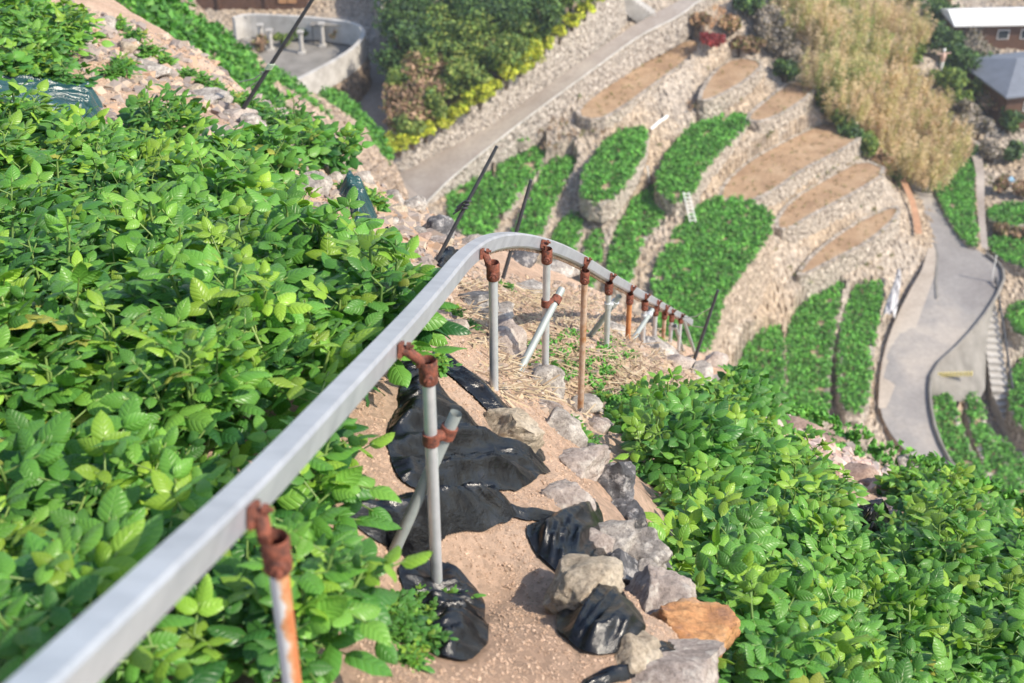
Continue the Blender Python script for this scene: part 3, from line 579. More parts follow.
# ------------------------------------------------------------ concrete terrace, wooden building upper left
def reservoir():
    z0, z1 = -35.0, -36.2; zt = -45
    D = 80
    def Q(px, py, z): return PZ(px, py, z)
    pts = [(290,84),(318,70),(342,57),(359,45),(367,33),(361,24),(345,20),(310,16),(275,14),(245,13),(232,17)]
    ring = np.array(chaikin([Q(a, b, zt) for a, b in pts], 2, False)); c = ring[:, :2].mean(0)
    r = empty('concrete_parapet', ring.mean(0), 'curved pale concrete parapet of a raised platform', 'parapet'); o = Vector(ring.mean(0))
    def band(zhi, zlo, t0, name, m_, rr=ring):
        V = []; n = len(rr)
        for i in range(n):
            t = rr[min(i+1, n-1)]-rr[max(i-1, 0)]; nn = np.array([t[1], -t[0], 0]); nn /= np.linalg.norm(nn)
            if nn[:2]@(rr[i][:2]-c) < 0: nn = -nn
            for off, z in ((0, zhi), (t0, zhi), (t0, zlo), (0, zlo)): V.append(rr[i]-nn*off+[0, 0, z]-np.array(o))
        Fc = [(i*4+k, (i+1)*4+k, (i+1)*4+(k+1) % 4, i*4+(k+1) % 4) for i in range(n-1) for k in range(4)]+[(0,1,2,3), tuple(4*(n-1)+k for k in (3,2,1,0))]
        mb = MB(); mb.add(V, Fc); return mb.build(name, m_, r)
    band(0, -2.05, .35, 'parapet_wall', M_CONC); 
    fl = np.array(ring); mb = MB(); mb.add([p+[0, 0, -2.2]-np.array(o) for p in fl], [tuple(range(len(fl)))]); mb.build('platform_floor', M_CONCD, r)
    tag(wallmesh('support_wall', ring[:-6]+[0, 0, -2.05], 5, False, step=.5, batter=.12, jit=.06, tint=(.75,.62,.5)), 'rough stained stone wall carrying the curved concrete parapet', 'stone wall')
    # small things on the platform
    for (a, b, h) in [(247,30,1.6),(262,38,1.5),(271,42,1.4),(302,45,1.5),(323,38,1.6)]:
        p = Q(a, b+8, zt-2.2); g = MB(); g.tube([(0,0,0),(0,0,h)], .16, 8); g.box((0,0,h+.05), (.45,.45,.12)); g.box((0,0,.06), (.5,.5,.14)); q = g.build('stone_pillar', M_CONC); q.location = p; q.scale = (1.25,)*3; tag(q, 'short grey stone pillar standing on the raised platform', 'pillar', 'stone pillars on the platform')
    p = Q(330, 22, zt-.4); tb = MB(); tb.box((0,0,0), (3.4,1.8,.1)); 
    t = empty('slatted_frame', p, 'low grey slatted frame behind the parapet', 'frame'); tb.build('frame_top', M_CONCD, t)
    for sx in (-1.5, 1.5):
        for sy in (-.7, .7): l_ = MB(); l_.tube([(sx,sy,-2),(sx,sy,-.05)], .05, 6); l_.build('leg', M_DARKP, t)
    for a, b, k_ in [(262,46,'BR'),(283,40,'MG'),(300,34,'MG'),(340,36,'BR'),(312,28,'MG')]:
        bush('potted_shrub', Q(a, b+6, zt-2.2), 1.0, 1.5, 330, .2, PALS[k_], 'small shrub growing inside the curved parapet', 'shrub', 'shrubs inside the parapet')
    # wooden shed
    p = Q(255, 6, zt-2.2); s = empty('wooden_shed', p, 'dark brown wooden shed with an orange panel above the parapet', 'shed'); s.scale = (1.3,)*3
    g = MB(); g.box((-2.0, 4, 2), (11, 4, 6)); g.build('wall', M_WOOD, s)
    g = MB()
    for x in (1.7, 2.4): g.box((x, 1.95, 2.0), (.62, .08, 5)); 
    g.build('door', M_WOODL, s)
    g = MB(); g.box((-2., 3.6, 5.2), (12.4, 5.6, .25)); g.build('roof', M_ROOFG, s)
    for x in (-6.5, -3, .5): g = MB(); g.box((x, 1.92, 2), (.22, .14, 6)); g.build('post', M_WOOD, s)
reservoir()
# ------------------------------------------------------------ mid hillside left: rows on the flank
def slab(px, label, depth=14):
    ring = np.array([P(*a) for a in px]); ring = np.array(chaikin(ring, 1)); return ring
def flank():
    # rows of pixel points with distances: grid surface
    rows = [[(60,-60,40),(130,-30,36),(170,20,30),(240,95,26),(300,130,24),(350,180,22),(395,215,20)],
            [(130,-60,52),(170,-20,48),(205,25,44),(262,92,40),(322,142,36),(370,185,33),(405,215,30)],
            [(172,-40,66),(200,20,60),(240,62,56),(310,100,52),(350,130,49),(385,172,46),(412,212,44)],
            [(180,-10,78),(225,35,74),(275,84,71),(335,100,68),(370,125,64),(398,172,58),(420,225,54)],
            [(190,10,84),(235,60,82),(300,120,80),(345,150,78),(375,165,74),(405,195,68),(425,245,62)]]
    pts = np.array([[P(*a) for a in r] for r in rows]); pts[-1, :, 2] -= 14; pts[0, :, 2] -= 3
    def up(A, ax, n):
        t = np.linspace(0, A.shape[ax]-1, n); i = np.clip(t.astype(int), 0, A.shape[ax]-2); f = t-i
        A0 = np.take(A, i, ax); A1 = np.take(A, i+1, ax); sh = [1]*3; sh[ax] = n; f = f.reshape(sh); return A0*(1-f)+A1*f
    G = up(up(pts, 0, 90), 1, 160); nr, nc = G.shape[:2]; V = G.reshape(-1, 3)+RNG.normal(0, .05, (nr*nc, 3))
    a = (np.arange(nr-1)[:, None]*nc+np.arange(nc-1)[None]).ravel(); Fc = np.stack([a, a+1, a+nc+1, a+nc], 1)
    col = stonecol(len(a), (1.0,.88,.8)); tag(link('hill_flank', mesh_np('hill_flank', V, Fc, col), M_BASE), 'stony flank of the near hill at the upper left', 'hillside', kind='structure')
flank()
def midstrip(poly, label, wl):   # poly with distances, near 'above' bed
    ring = np.array(chaikin([P(*a) for a in poly], 2)); n = len(ring)
    c = ring.mean(0); A = ring-c; u, s, vt = np.linalg.svd(A); nz = vt[2]; nz = nz if nz[2] > 0 else -nz
    zpl = lambda x, y: c[2]-(nz[0]*(x-c[0])+nz[1]*(y-c[1]))/nz[2]
    X, Y = scatter(ring, .27); Z = zpl(X, Y)
    V, Fc, col = leafcloud(np.stack([X, Y, Z], 1), .26, .5, 22, .11, GREENS*.8)
    tag(link('crop_rows', mesh_np('crop_rows', V, Fc, col), M_FLEAF), label, 'crop', kind='stuff')
    ring2 = ring.copy(); ring2[:, 2] = zpl(ring[:, 0], ring[:, 1])
    tag(wallmesh('stone_wall', ring2, 3., step=.22, batter=.05, jit=.05, tint=(1,.9,.84)), wl, 'stone wall', 'stone walls on the hill flank')
    top = MB(); top.add(ring2+[0, 0, .01], [tuple(range(n))]); tag(top.build('bed_soil', M_CROPSOIL), 'soil of the '+label, 'field', kind='structure')
midstrip([(95,-30,31),(155,-30,33),(190,30,31.5),(215,66,30),(216,84,28.5),(196,86,28),(150,45,28.5),(110,15,29)], 'crop bed at the top left beyond the bare soil', 'stone edging of the bed at the top left')
midstrip([(192,26,45),(210,30,45),(240,48,43.5),(262,75,42),(275,98,40.5),(292,134,37.5),(270,130,37),(240,108,37.5),(212,80,39)], 'crop bed behind the dark pole', 'stone edging of the bed behind the dark pole')
midstrip([(266,76,54),(286,80,54.5),(306,100,52),(332,128,49),(348,152,46),(324,152,45.5),(300,128,47),(275,96,50.5)], 'crop bed left of the concrete platform wall', 'stone edging of the bed left of the platform wall')
midstrip([(318,94,63),(340,98,64),(362,118,61),(388,148,57),(392,172,54),(370,174,53),(346,150,56),(328,122,59)], 'crop bed beside the pale path', 'stone edging of the bed beside the pale path')
# ------------------------------------------------------------ houses top right
def house(px, py, wd, dp, hh, rot, roof, wall, label, rh=1.6, hip=False):
    p = fhit(px, py); r = empty('house', p, label, 'house'); r.rotation_euler.z = rot
    g = MB(); g.box((0, 0, hh/2-.8), (wd, dp, hh+1.6)); g.build('wall', wall, r)
    g = MB(); o = .6; x, y = wd/2+o, dp/2+o; z = hh; k = wd*.3 if hip else 0
    V = [(-x,-y,z),(x,-y,z),(x,y,z),(-x,y,z),(-x+k,0,z+rh),(x-k,0,z+rh)]; V += [(a, b, c-.18) for a, b, c in V[:4]]
    g.add(V, [(0,1,5,4),(2,3,4,5),(1,2,5),(3,0,4),(0,6,7,1),(1,7,8,2),(2,8,9,3),(3,9,6,0),(9,8,7,6)]); g.build('roof', roof, r)
    for sx in (-.3, .05, .32):
        g = MB(); g.box((sx*wd, -dp/2-.02, hh*.55), (1.3, .1, 1.1)); wo = g.build('window', M_WHITE, r); q = MB(); q.box((sx*wd, -dp/2-.05, hh*.55), (1.1, .1, .9)); q.build('pane', M_GLASS, wo)
house(990, 42, 9.5, 4, 3.0, .05, M_WHITE, M_WOOD, 'brown walled house under a bright white roof', .8)
house(1036, 100, 13, 9, 3.2, .25, M_ROOFG, M_WOOD, 'low house with a broad grey blue roof at the right edge', 1.7, True)
house(915, -12, 8, 5, 3.0, -.5, M_ROOFD, M_WOOD, 'dark roofed house peeking in at the top', 1.6)
house(1060, 20, 6, 5, 3.2, .1, M_WHITE, M_CONC, 'pale house at the right beyond the white roof', 1.4)
# small far things
def pole(px, py, h, r_, mt, name, label, cat, lean=(0, 0), group=None, fn=fhit, at=None):
    p = at if at is not None else fn(px, py); g = MB(); g.tube([(0,0,-.2),(lean[0]*.5,lean[1]*.5,h/2),(lean[0],lean[1],h)], r_, 8); o = g.build(name, mt); o.location = p; return tag(o, label, cat, group)
pole(905+85, 96, 3.4, .09, M_STEM, 'bare_pole', 'leaning pale pole among the shrubs near the grey roof', 'pole', (-.8, 0))
o = pole(650, 128, .25, .13, M_WHITE, 'white_pole', 'white pole lying above the rounded green plot', 'pole', (1.6, 1.8))
o = pole(649, 180, 1.2, .07, M_WHITE, 'white_stake', 'short white stake between two green plots', 'stake', (-.2, .1))
o = pole(838, 375, 1.5, .07, M_CONCD, 'grey_stake', 'short grey stake on the path between the green strips', 'stake', (.1, .1))
pole(990, 262, 2.4, .06, M_WHITE, 'marker_pole', 'thin white marker pole at the right road edge', 'pole', at=PZ(991, 281, -60.3))
def ladder():
    p = PZ(693, 222, -52.6); q = PZ(686, 192, -50.6); r = empty('ladder', p, 'small white ladder leaning against the stone wall', 'ladder'); d = Vector(q-p); s = Vector((.22, 0, 0))
    for k in (-1, 1): g = MB(); g.tube([s*k, d+s*k], .05, 6); g.build('rail', M_WHITE, r)
    g = MB()
    for k in range(8): g.tube([d*(k+.5)/8-s, d*(k+.5)/8+s], .045, 6)
    g.build('rungs', M_WHITE, r)
ladder()
def scarecrow():
    p = fhit(937, 92); g = MB(); g.tube([(0,0,-1),(0,0,4.2)], .05, 6); r = empty('scarecrow', p, 'small pale scarecrow of cloth on a pole in the bamboo', 'scarecrow'); g.build('pole', M_STEM, r)
    g = MB(); g.tube([(0,0,3.3),(0,0,3.5),(0,0,4.0),(0,0,4.25)], [.18,.26,.3,.1], 8); g.tube([(-.6,0,4.05),(.7,0,4.2)], .07, 6); g.build('shirt', simple('faded_cloth', (.62,.42,.34)), r)
    g = MB(); g.tube([(0,0,4.3),(0,0,4.4),(0,0,4.6),(0,0,4.68)], [.08,.15,.15,.05], 8); g.build('head', M_WHITE, r)
    g = MB(); g.tube([(0,0,2.3),(0,0,3.3)], [.1,.2], 8); g.build('trousers', M_WHITE, r)
scarecrow()
g = MB(); a = fhit(954, 142); b = fhit(978, 155)+np.array([0,0,.5]); c = fhit(992, 160); g.tube([a+[0,0,1.2], b+[0,0,.3], c+[0,0,.3]], [.28,.34,.2], 8); g.tube([b, b+[.9,.8,1.6]], [.25,.1], 6); tag(g.build('fallen_trunk', M_TRUNK), 'grey fallen tree trunk lying right of the bamboo', 'trunk')
# stony strip right of wedge, wall
ribbon('footpath', [(966,150,-60.3),(975,170,-60.3),(976,210,-60.4),(980,252,-60.5)], [(975,148,-60.3),(984,170,-60.3),(983,210,-60.4),(987,255,-60.5)], M_LANE, 'narrow pale footpath right of the green wedge', 'footpath', .5)
ribbon('orange_netting', [(899,186,-59.2),(908,205,-59.4),(912,225,-59.6),(914,240,-59.8)], [(904,184,-59.2),(914,205,-59.4),(919,225,-59.6),(921,240,-59.8)], M_ORANGE, 'strip of orange netting along the road top', 'netting', .6, kind=None)
def tarp():
    P0 = [(897,282,-60.0),(895,295,-60.2),(891,310,-60.4),(887,327,-60.6)]
    L_ = [PZ(*a) for a in P0]; wd = [.15,.25,.4,.5,.45]
    V = []; n = 30; mm = 9
    Lr = resample(L_, .5, False); 
    for i, p in enumerate(Lr):
        w0 = np.interp(i/len(Lr), [0,.25,.5,.75,1], wd)
        for k in range(mm):
            u = (k/(mm-1)*2-1); V.append(p+[u*w0, 0, 1.0+.25*(1-u*u)+RNG.normal(0, .14)])
    Fc = [(i*mm+k, i*mm+k+1, (i+1)*mm+k+1, (i+1)*mm+k) for i in range(len(Lr)-1) for k in range(mm-1)]
    o = link('tarp', mesh_np('tarp', V, Fc, smooth=True), M_TARP); tag(o, 'crumpled white tarp lying between the dark strip and the road', 'tarp'); sm = o.modifiers.new('s', 'SOLIDIFY'); sm.thickness = .05
tarp()
bush('red_shrub', PZ(712, 44, -47.4), 1.6, .9, 700, .2, [(.28,.03,.04),(.36,.06,.06),(.2,.03,.03)], 'low dark red shrub beside the top of the lane', 'shrub')
for a, b in [(702,22),(714,10),(725,22)]: bush('dry_bush', PZ(a, b+8, -46.2), 1.1, 1.3, 420, .35, [(.55,.32,.18),(.65,.42,.26)], 'orange dried bush at the top of the lane', 'dry bush', 'orange dried bushes', True, False)
g = MB(); p = fhit(1006, 186); g.box((0,0,.4), (1.0,.7,.6), None, .08); g.box((0,0,.75),(1.1,.8,.1)); o = g.build('blue_crate', M_BLUE); o.location = p; tag(o, 'small pale blue crate above the right beds', 'crate')
# upper steps by lane
g = MB(); a = PZ(622, -8, -43.6); b = PZ(652, 14, -45.7)
for k in range(9):
    e = a+(b-a)*(k+.5)/9; g.box(e-[0,0,.6], (.9, 1.7, 1.3))
tag(g.build('upper_steps', M_CONC), 'weathered grey steps rising from the top of the lane', 'steps')
# ------------------------------------------------------------ NEAR: rocks
def rock_mesh(seed, sx, sy, sz, sub=4, cuts=11, rough=.05):
    rg = np.random.default_rng(seed); bm = bmesh.new(); bmesh.ops.create_icosphere(bm, subdivisions=sub, radius=1)
    V = np.array([v.co[:] for v in bm.verts]); Fc = [tuple(v.index for v in f.verts) for f in bm.faces]; bm.free()
    for _ in range(cuts):
        n = rg.normal(0, 1, 3); n /= np.linalg.norm(n); h = rg.uniform(.46, .82); d = V@n; m = d > h; V[m] -= np.outer(d[m]-h, n)*.92
    off = rg.uniform(0, 50, 3)
    nn = np.array([noise.fractal(Vector(tuple(v*1.6+off)), 1., 2., 5) for v in V]); n2 = np.array([noise.fractal(Vector(tuple(v*6+off)), .8, 2., 4) for v in V]); V = V*(1+rough*2.4*nn[:, None]+rough*.7*n2[:, None])
    V = V*np.array([sx, sy, sz]); return mesh_np('rock', V, Fc, smooth=True)
def smooth_flat(me):
    try: me.set_sharp_from_angle(angle=math.radians(55))
    except Exception: pass
ROCKS = [ # px,py,w,h,type,tilt,label
 (510,438,60,36,'tan',.3,'flat angular tan stone lying on the black film'),
 (576,603,74,50,'tan',.5,'large tan stone with a pale chipped face on the film'),
 (558,434,42,38,'grey',.2,'upright grey stone at the head of the stone row'),
 (574,468,62,36,'lilac',.1,'long lilac grey stone above the film edge'),
 (562,503,52,40,'lilac',.4,'lilac stone beside the small soil patch'),
 (609,494,56,58,'dark',.3,'dark mottled stone with white lichen beside the leaves'),
 (626,520,48,44,'dark',.7,'dark stone just below the lichen mottled one'),
 (608,545,60,44,'grey',.2,'broad grey stone in the middle of the row'),
 (630,562,62,50,'grey',.9,'grey stone with white veins above the round beige one'),
 (652,603,66,58,'lilac',.5,'round beige lilac stone above the orange stone'),
 (690,643,74,56,'orange',.1,'bright orange stone at the lower end of the row'),
 (668,676,112,40,'lilac',.2,'large mottled grey stone at the bottom edge'),
 (634,656,44,30,'tan',.3,'small beige stone left of the orange one'),
 (704,622,42,34,'lilac',.6,'small lilac stone behind the orange one'),
 (582,408,38,28,'grey',.2,'pale round stone at the foot of the rusty tall post'),
 (547,388,44,30,'grey',.6,'grey stone at the foot of the braced post'),
 (598,428,26,22,'lilac',.2,'small stone right of the tall post foot'),
 (590,480,24,20,'grey',.2,'small grey stone tucked in the upper row'),
 (500,342,44,34,'lilac',.3,'purplish stone behind the single white post'),
 (472,304,42,30,'dark',.2,'dark grey stone under the rail bend'),
 (498,318,30,22,'grey',.2,'grey stone just right of the white post'),
 (452,332,34,28,'lilac',.2,'lilac stone below the rail left of the white post'),
 (440,238,34,28,'dark',.5,'dark grey stone left of the rail top'),
 (478,246,30,16,'grey',.5,'flat grey stone behind the rail top'),
 (412,208,30,18,'grey',.3,'pale stone on the bare ridge behind the rail'),
 (393,200,22,16,'grey',.3,'small pale stone at the top of the bare ridge'),
 (428,222,24,16,'lilac',.8,'lilac stone on the ridge above the rail'),
 (520,262,34,18,'dark',.1,'dark stone just below the curved rail'),
 (530,290,30,20,'grey',.1,'grey stone seen behind the braced post'),
 (560,272,30,16,'grey',.1,'rough grey stone under the descending rail'),
 (294,166,36,34,'lilac',.3,'upright purplish stone above the left field'),
 (312,190,40,34,'grey',.6,'broad grey stone among the left field tops'),
 (252,130,30,24,'grey',.2,'weathered grey stone at the foot of the left dark pole'),
 (212,136,24,14,'grey',.2,'smooth pale stone in the upper left leaves'),
 (300,208,14,16,'tan',.2,'small white stone on the soil of the left ridge'),
 (334,208,20,22,'tan',.2,'small tan stone by the dark green film'),
 (150,72,46,16,'grey',.1,'long flat grey stone on the upper left bare soil'),
 (205,100,40,16,'grey',.1,'flat grey stone right of the upper bare soil'),
 (232,118,34,18,'lilac',.1,'rough stone beside the left dark pole'),
 (270,118,26,14,'lilac',.1,'pinkish stone below the beds at the upper left'),
 (330,158,26,16,'lilac',.1,'pinkish stone at the ridge above the left leaves'),
 (358,180,24,14,'grey',.4,'grey stone on the ridge near the green film'),
 (612,330,26,14,'grey',.1,'grey stone by the first far brace'),
 (640,342,26,16,'dark',.1,'dark stone among the far posts'),
 (658,352,30,20,'grey',.1,'round pale boulder below the far posts'),
 (672,366,34,20,'lilac',.1,'broad lilac boulder at the end of the spur'),
 (700,372,30,18,'grey',.1,'grey boulder beside the far black stake'),
 (712,362,22,14,'lilac',.1,'small boulder at the tip of the spur'),
 (690,392,30,18,'lilac',.2,'rough stone on the slope below the spur tip'),
 (715,400,26,18,'dark',.2,'dark stone above the right field'),
 (722,380,24,10,'grey',.2,'flat pale stone at the spur edge'),
 (800,432,44,18,'pink',.1,'pinkish rubble stone at the top of the right field'),
 (826,440,30,14,'pink',.5,'pink stone lying right of the rubble'),
 (858,478,40,16,'pink',.3,'reddish stone in the gap of the right field'),
 (880,492,36,18,'pink',.1,'rough pink stone in the middle of the right gap'),
 (904,506,28,22,'lilac',.7,'grey pink stone at the lower end of the right gap'),
 (838,492,20,14,'tan',.2,'small tan stone beside the black film at right'),
 (996,566,28,24,'tan',.4,'pale cream stone at the right edge of the field'),
 (984,580,22,18,'pink',.4,'pinkish stone under the cream one at right'),
 (965,590,18,12,'pink',.1,'small pinkish stone low in the right leaves'),
 (915,462,24,12,'grey',.1,'grey stone on the right crest beside the road'),
 (950,486,26,12,'lilac',.1,'lilac stone on the right crest'),
 (985,498,26,12,'grey',.1,'grey stone on the right crest near the edge'),
 (645,560,34,30,'grey',.3,'small grey stone in the right side of the row'),
 (585,512,30,24,'lilac',.3,'small lilac stone filling the row above the film'),
 (640,585,40,36,'grey',.8,'grey stone wedged just above the round beige one'),(588,545,44,36,'lilac',.7,'lilac stone left of the broad grey stone in the row'),
 (618,572,40,34,'dark',.1,'dark pitted stone below the broad grey one'),(676,622,34,26,'grey',.4,'small grey stone wedged beside the orange one'),
 (590,458,28,22,'dark',.5,'dark little stone right of the long lilac one'),(545,408,30,22,'lilac',.9,'small lilac stone below the braced post foot'),
 (570,425,30,24,'tan',.7,'small tan stone between the posts above the row'),(660,570,30,26,'dark',.9,'dark stone shaded by the right leaves'),(535,372,26,18,'grey',.3,'small grey stone at the foot of the second brace')]
for i, (a, b, wp, hp, k_, ti, lb) in enumerate(ROCKS):
    p = hit(a, b); D = p@Fv; sx = wp/FPX*D/2*1.5; sz = hp/FPX*D/2*1.55
    me = rock_mesh(100+i, sx, sx*.85, sz, 5 if wp > 45 else 4 if wp > 24 else 3, 13 if k_ != 'orange' else 3, .07); smooth_flat(me)
    o = link('rock', me, M_ROCK[k_]); o.location = Vector(p)+Vector((0, 0, sz*(.4 if lb.startswith(('flat angular tan', 'large tan')) else 0))); o.rotation_euler = ((ti-.4)*.5, ti*.35, ti*2.+.2*math.sin(i)); tag(o, lb, 'stone')
# rubble & pebbles (uncountable)
FILMP = [np.array(q, float) for q in ([(385,372),(420,362),(440,388),(488,432),(500,455),(556,468),(556,480),(520,488),(490,480),(440,490),(420,470),(385,445)],[(335,516),(352,505),(395,498),(440,492),(500,495),(535,512),(470,530),(400,552),(360,535)],[(398,548),(440,556),(468,572),(488,598),(492,645),(470,668),(440,668),(410,640)],[(522,532),(560,515),(590,540),(606,580),(622,618),(645,645),(600,652),(575,655),(535,610),(548,585)],[(560,705),(590,672),(640,662),(735,668),(750,705)])]
def litter(name, poly, n, smin, smax, cols, label, cat, flat=.6):
    W = np.array([hit(x, y, n=300) for x, y in poly]); X = RNG.uniform(W[:, 0].min(), W[:, 0].max(), n*4); Y = RNG.uniform(W[:, 1].min(), W[:, 1].max(), n*4); m = inpoly(X, Y, W); X, Y = X[m][:n], Y[m][:n]; Z = zn(X, Y)
    u, v = proj(np.stack([X, Y, Z], 1)); ok = np.ones(len(X), bool)
    for f_ in FILMP: ok &= ~inpoly(u, v, f_)
    X, Y, Z = X[ok], Y[ok], Z[ok]
    base = np.array([(-1,-1,-.6),(1,-.9,-.6),(1.1,1,-.6),(-.9,1.,-.6),(-.6,-.5,.7),(.5,-.7,.8),(.7,.6,.6),(-.5,.6,.75)]); fs = np.array([(3,2,1,0),(4,5,6,7),(0,1,5,4),(1,2,6,5),(2,3,7,6),(3,0,4,7)])
    Vs = []; Fs = []; C = []
    for x, y, z in zip(X, Y, Z):
        z += .035*fbm(x, y, 2.2)+.012*fbm(x, y, 11, 3)
        s = smin*(smax/smin)**(RNG.uniform()**2); th = RNG.uniform(0, 6.28); R_ = np.array([[math.cos(th), -math.sin(th), 0],[math.sin(th), math.cos(th), 0],[0,0,1]])
        v = (base+RNG.normal(0, .25, (8, 3)))*np.array([s, s*RNG.uniform(.6, 1), s*flat]); Fs.append(fs+8*len(Vs)); Vs.append(v@R_.T+[x, y, z+s*.15]); c = np.array(cols[RNG.integers(len(cols))])*RNG.uniform(.88, 1.08); C += [c]*6
    if Vs: tag(link(name, mesh_np(name, np.concatenate(Vs), np.concatenate(Fs), np.array(C)), M_PEB), label, cat, kind='stuff')
def pebmat():
    m, n, l, b = mat('pebble'); t = n.new('ShaderNodeAttribute'); t.attribute_name = 'Col'; l.new(t.outputs['Color'], b.inputs['Base Color']); b.inputs['Roughness'].default_value = .9; return m
M_PEB = pebmat()
SC = [(.42,.29,.205),(.46,.325,.235),(.36,.245,.17),(.50,.36,.26)]
litter('soil_crumbs', [(400,350),(520,350),(570,440),(620,560),(700,700),(380,720),(280,560),(300,470)], 34000, .001, .0045, SC, 'loose tan crumbs and gravel on the path soil', 'gravel')
litter('spur_gravel', [(430,260),(560,280),(700,345),(720,400),(640,430),(590,440),(500,400),(440,320)], 5000, .004, .022, [(.36,.26,.18),(.30,.23,.18),(.42,.34,.28),(.20,.16,.13),(.42,.32,.22)], 'broken stones and gravel below the rail', 'gravel')
litter('ridge_gravel', [(60,0),(180,20),(260,100),(400,190),(470,240),(420,330),(330,250),(200,140),(90,130)], 4200, .006, .05, [(.42,.29,.20),(.30,.25,.22),(.44,.35,.27),(.25,.21,.19)], 'loose stones on the bare ridge at the upper left', 'gravel')
litter('right_rubble', [(780,415),(830,425),(900,490),(925,515),(880,520),(840,490),(790,440)], 500, .015, .05, [(.50,.35,.29),(.42,.33,.3),(.6,.5,.42)], 'pinkish rubble in the gap of the right field', 'rubble')
litter('crest_rubble', [(700,370),(860,435),(960,480),(1040,510),(1040,525),(940,495),(840,450),(700,392)], 800, .02, .06, [(.42,.37,.34),(.5,.42,.36),(.33,.29,.27)], 'grey rubble along the right crest', 'rubble')
for i in range(34):
    t = i/33; a = np.interp(t, [0,.3,.6,1], [118,205,300,455])+RNG.uniform(-14, 14); b = np.interp(t, [0,.3,.6,1], [34,98,165,256])+RNG.uniform(-10, 14)
    p = hit(a, b); D = p@Fv; sx = RNG.uniform(10, 26)/FPX*D/2*1.4; k_ = ['grey','lilac','tan','grey','pink'][i % 5]
    o = link('rubble_stone', rock_mesh(400+i, sx, sx*.8, sx*RNG.uniform(.5,.85), 3, 12, .07), M_ROCK[k_]); o.location = p; o.rotation_euler.z = RNG.uniform(0, 6); tag(o, 'broken stone of the loose stone edge along the upper left ridge', 'stone', 'stone edge along the ridge')
# dry straw
def straw(poly, n, label):
    pp = np.array(poly, float); X = RNG.uniform(pp[:, 0].min(), pp[:, 0].max(), n*3); Y = RNG.uniform(pp[:, 1].min(), pp[:, 1].max(), n*3); m = inpoly(X, Y, pp); V = []; C = []
    for x, y in zip(X[m][:n], Y[m][:n]):
        p = hit(x, y, n=160)+[0, 0, .012]; th = RNG.uniform(0, 6.28); L_ = RNG.uniform(.03, .11); d = np.array([math.cos(th), math.sin(th), -.4+RNG.uniform(-.1,.5)])*L_; s = np.array([-math.sin(th), math.cos(th), 0])*.0022*RNG.uniform(.7,2)
        V += [p-s, p+d-s, p+d+s, p+s]; C.append(np.array([(.42,.33,.20),(.33,.24,.15),(.22,.15,.10),(.50,.41,.28)][RNG.integers(4)]))
    tag(link('dry_straw', mesh_np('dry_straw', V, np.arange(len(V)).reshape(-1, 4), np.array(C)), M_PEB), label, 'straw', kind='stuff')
straw([(440,280),(560,290),(690,345),(690,395),(600,430),(560,400),(500,400),(450,330)], 3200, 'dry straw and twigs scattered below the rail')
# ------------------------------------------------------------ mulch film
def film(poly, label, amp=.03, mt=None, dirang=.5, raise_=.016, step=.006, name='mulch_film', fr=8.):
    W = np.array([hit(a, b, n=300) for a, b in poly]); W = np.array(chaikin(W, 1))
    x0, y0 = W[:, :2].min(0); x1, y1 = W[:, :2].max(0); nx = int((x1-x0)/step)+2; ny = int((y1-y0)/step)+2
    X, Y = np.meshgrid(x0+np.arange(nx)*step, y0+np.arange(ny)*step, indexing='ij'); Z = zn(X, Y); c, s = math.cos(dirang), math.sin(dirang); sd = RNG.uniform(0, 30)
    def wr(x, y):
        u, v = x*c+y*s, -x*s+y*c
        wq = noise.noise(Vector((u*1.6, v*1.6, 1)))*1.6; a = noise.noise(Vector((u*1.1+sd, v*fr+wq, 0))); b = noise.noise(Vector((u*1.8+sd, v*fr*2.2+wq*1.5, 4))); d_ = noise.noise(Vector((u*3.5+sd, v*fr*5+wq*2, 8)))
        return (1-min(1, abs(a)*1.8))**1.3*1.2 + (1-min(1, abs(b)*2.2))*.9 + (1-min(1, abs(d_)*2.2))*.42 - .6
    wz = np.array([wr(x, y) for x, y in zip(X.ravel(), Y.ravel())]).reshape(X.shape)
    g = np.array([.035*fbm(x, y, 2.2)+.012*fbm(x, y, 11, 3) for x, y in zip(X.ravel(), Y.ravel())]).reshape(X.shape)
    G0 = Z+g; Z = Z+g+raise_+amp*wz; ins = inpoly(X, Y, W); keep = ins[:-1, :-1] & ins[1:, 1:] & ins[1:, :-1] & ins[:-1, 1:]
    i, j = np.nonzero(keep); a = i*ny+j; Fc = np.stack([a, a+ny, a+ny+1, a+1], 1)
    used, inv = np.unique(Fc.ravel(), return_inverse=True); V = np.stack([X.ravel(), Y.ravel(), Z.ravel()], 1)[used]
    Q = inv.reshape(-1, 4); ed = np.concatenate([Q[:, [0, 1]], Q[:, [1, 2]], Q[:, [2, 3]], Q[:, [3, 0]]]); ed.sort(axis=1); ue, cn = np.unique(ed, axis=0, return_counts=True); be = ue[cn == 1]
    for _ in range(9):
        acc = np.zeros_like(V); ct = np.zeros(len(V)); np.add.at(acc, be[:, 0], V[be[:, 1]]); np.add.at(acc, be[:, 1], V[be[:, 0]]); np.add.at(ct, be.ravel(), 1); bm_ = ct > 0; V[bm_] = V[bm_]*.5+acc[bm_]/ct[bm_, None]*.5
    gz = G0.ravel()[used]; B_ = V[bm_][:, :2]; dd_ = np.array([np.min(np.hypot(B_[:, 0]-v[0], B_[:, 1]-v[1])) for v in V]); fo = np.clip(dd_/.05, 0, 1); V[:, 2] = gz+.004+np.maximum(V[:, 2]-gz, .002)*(.12+.88*fo)
    o = link(name, mesh_np(name, V, inv.reshape(-1, 4), smooth=True), mt or M_FILM); tag(o, label, 'plastic sheet'); return o
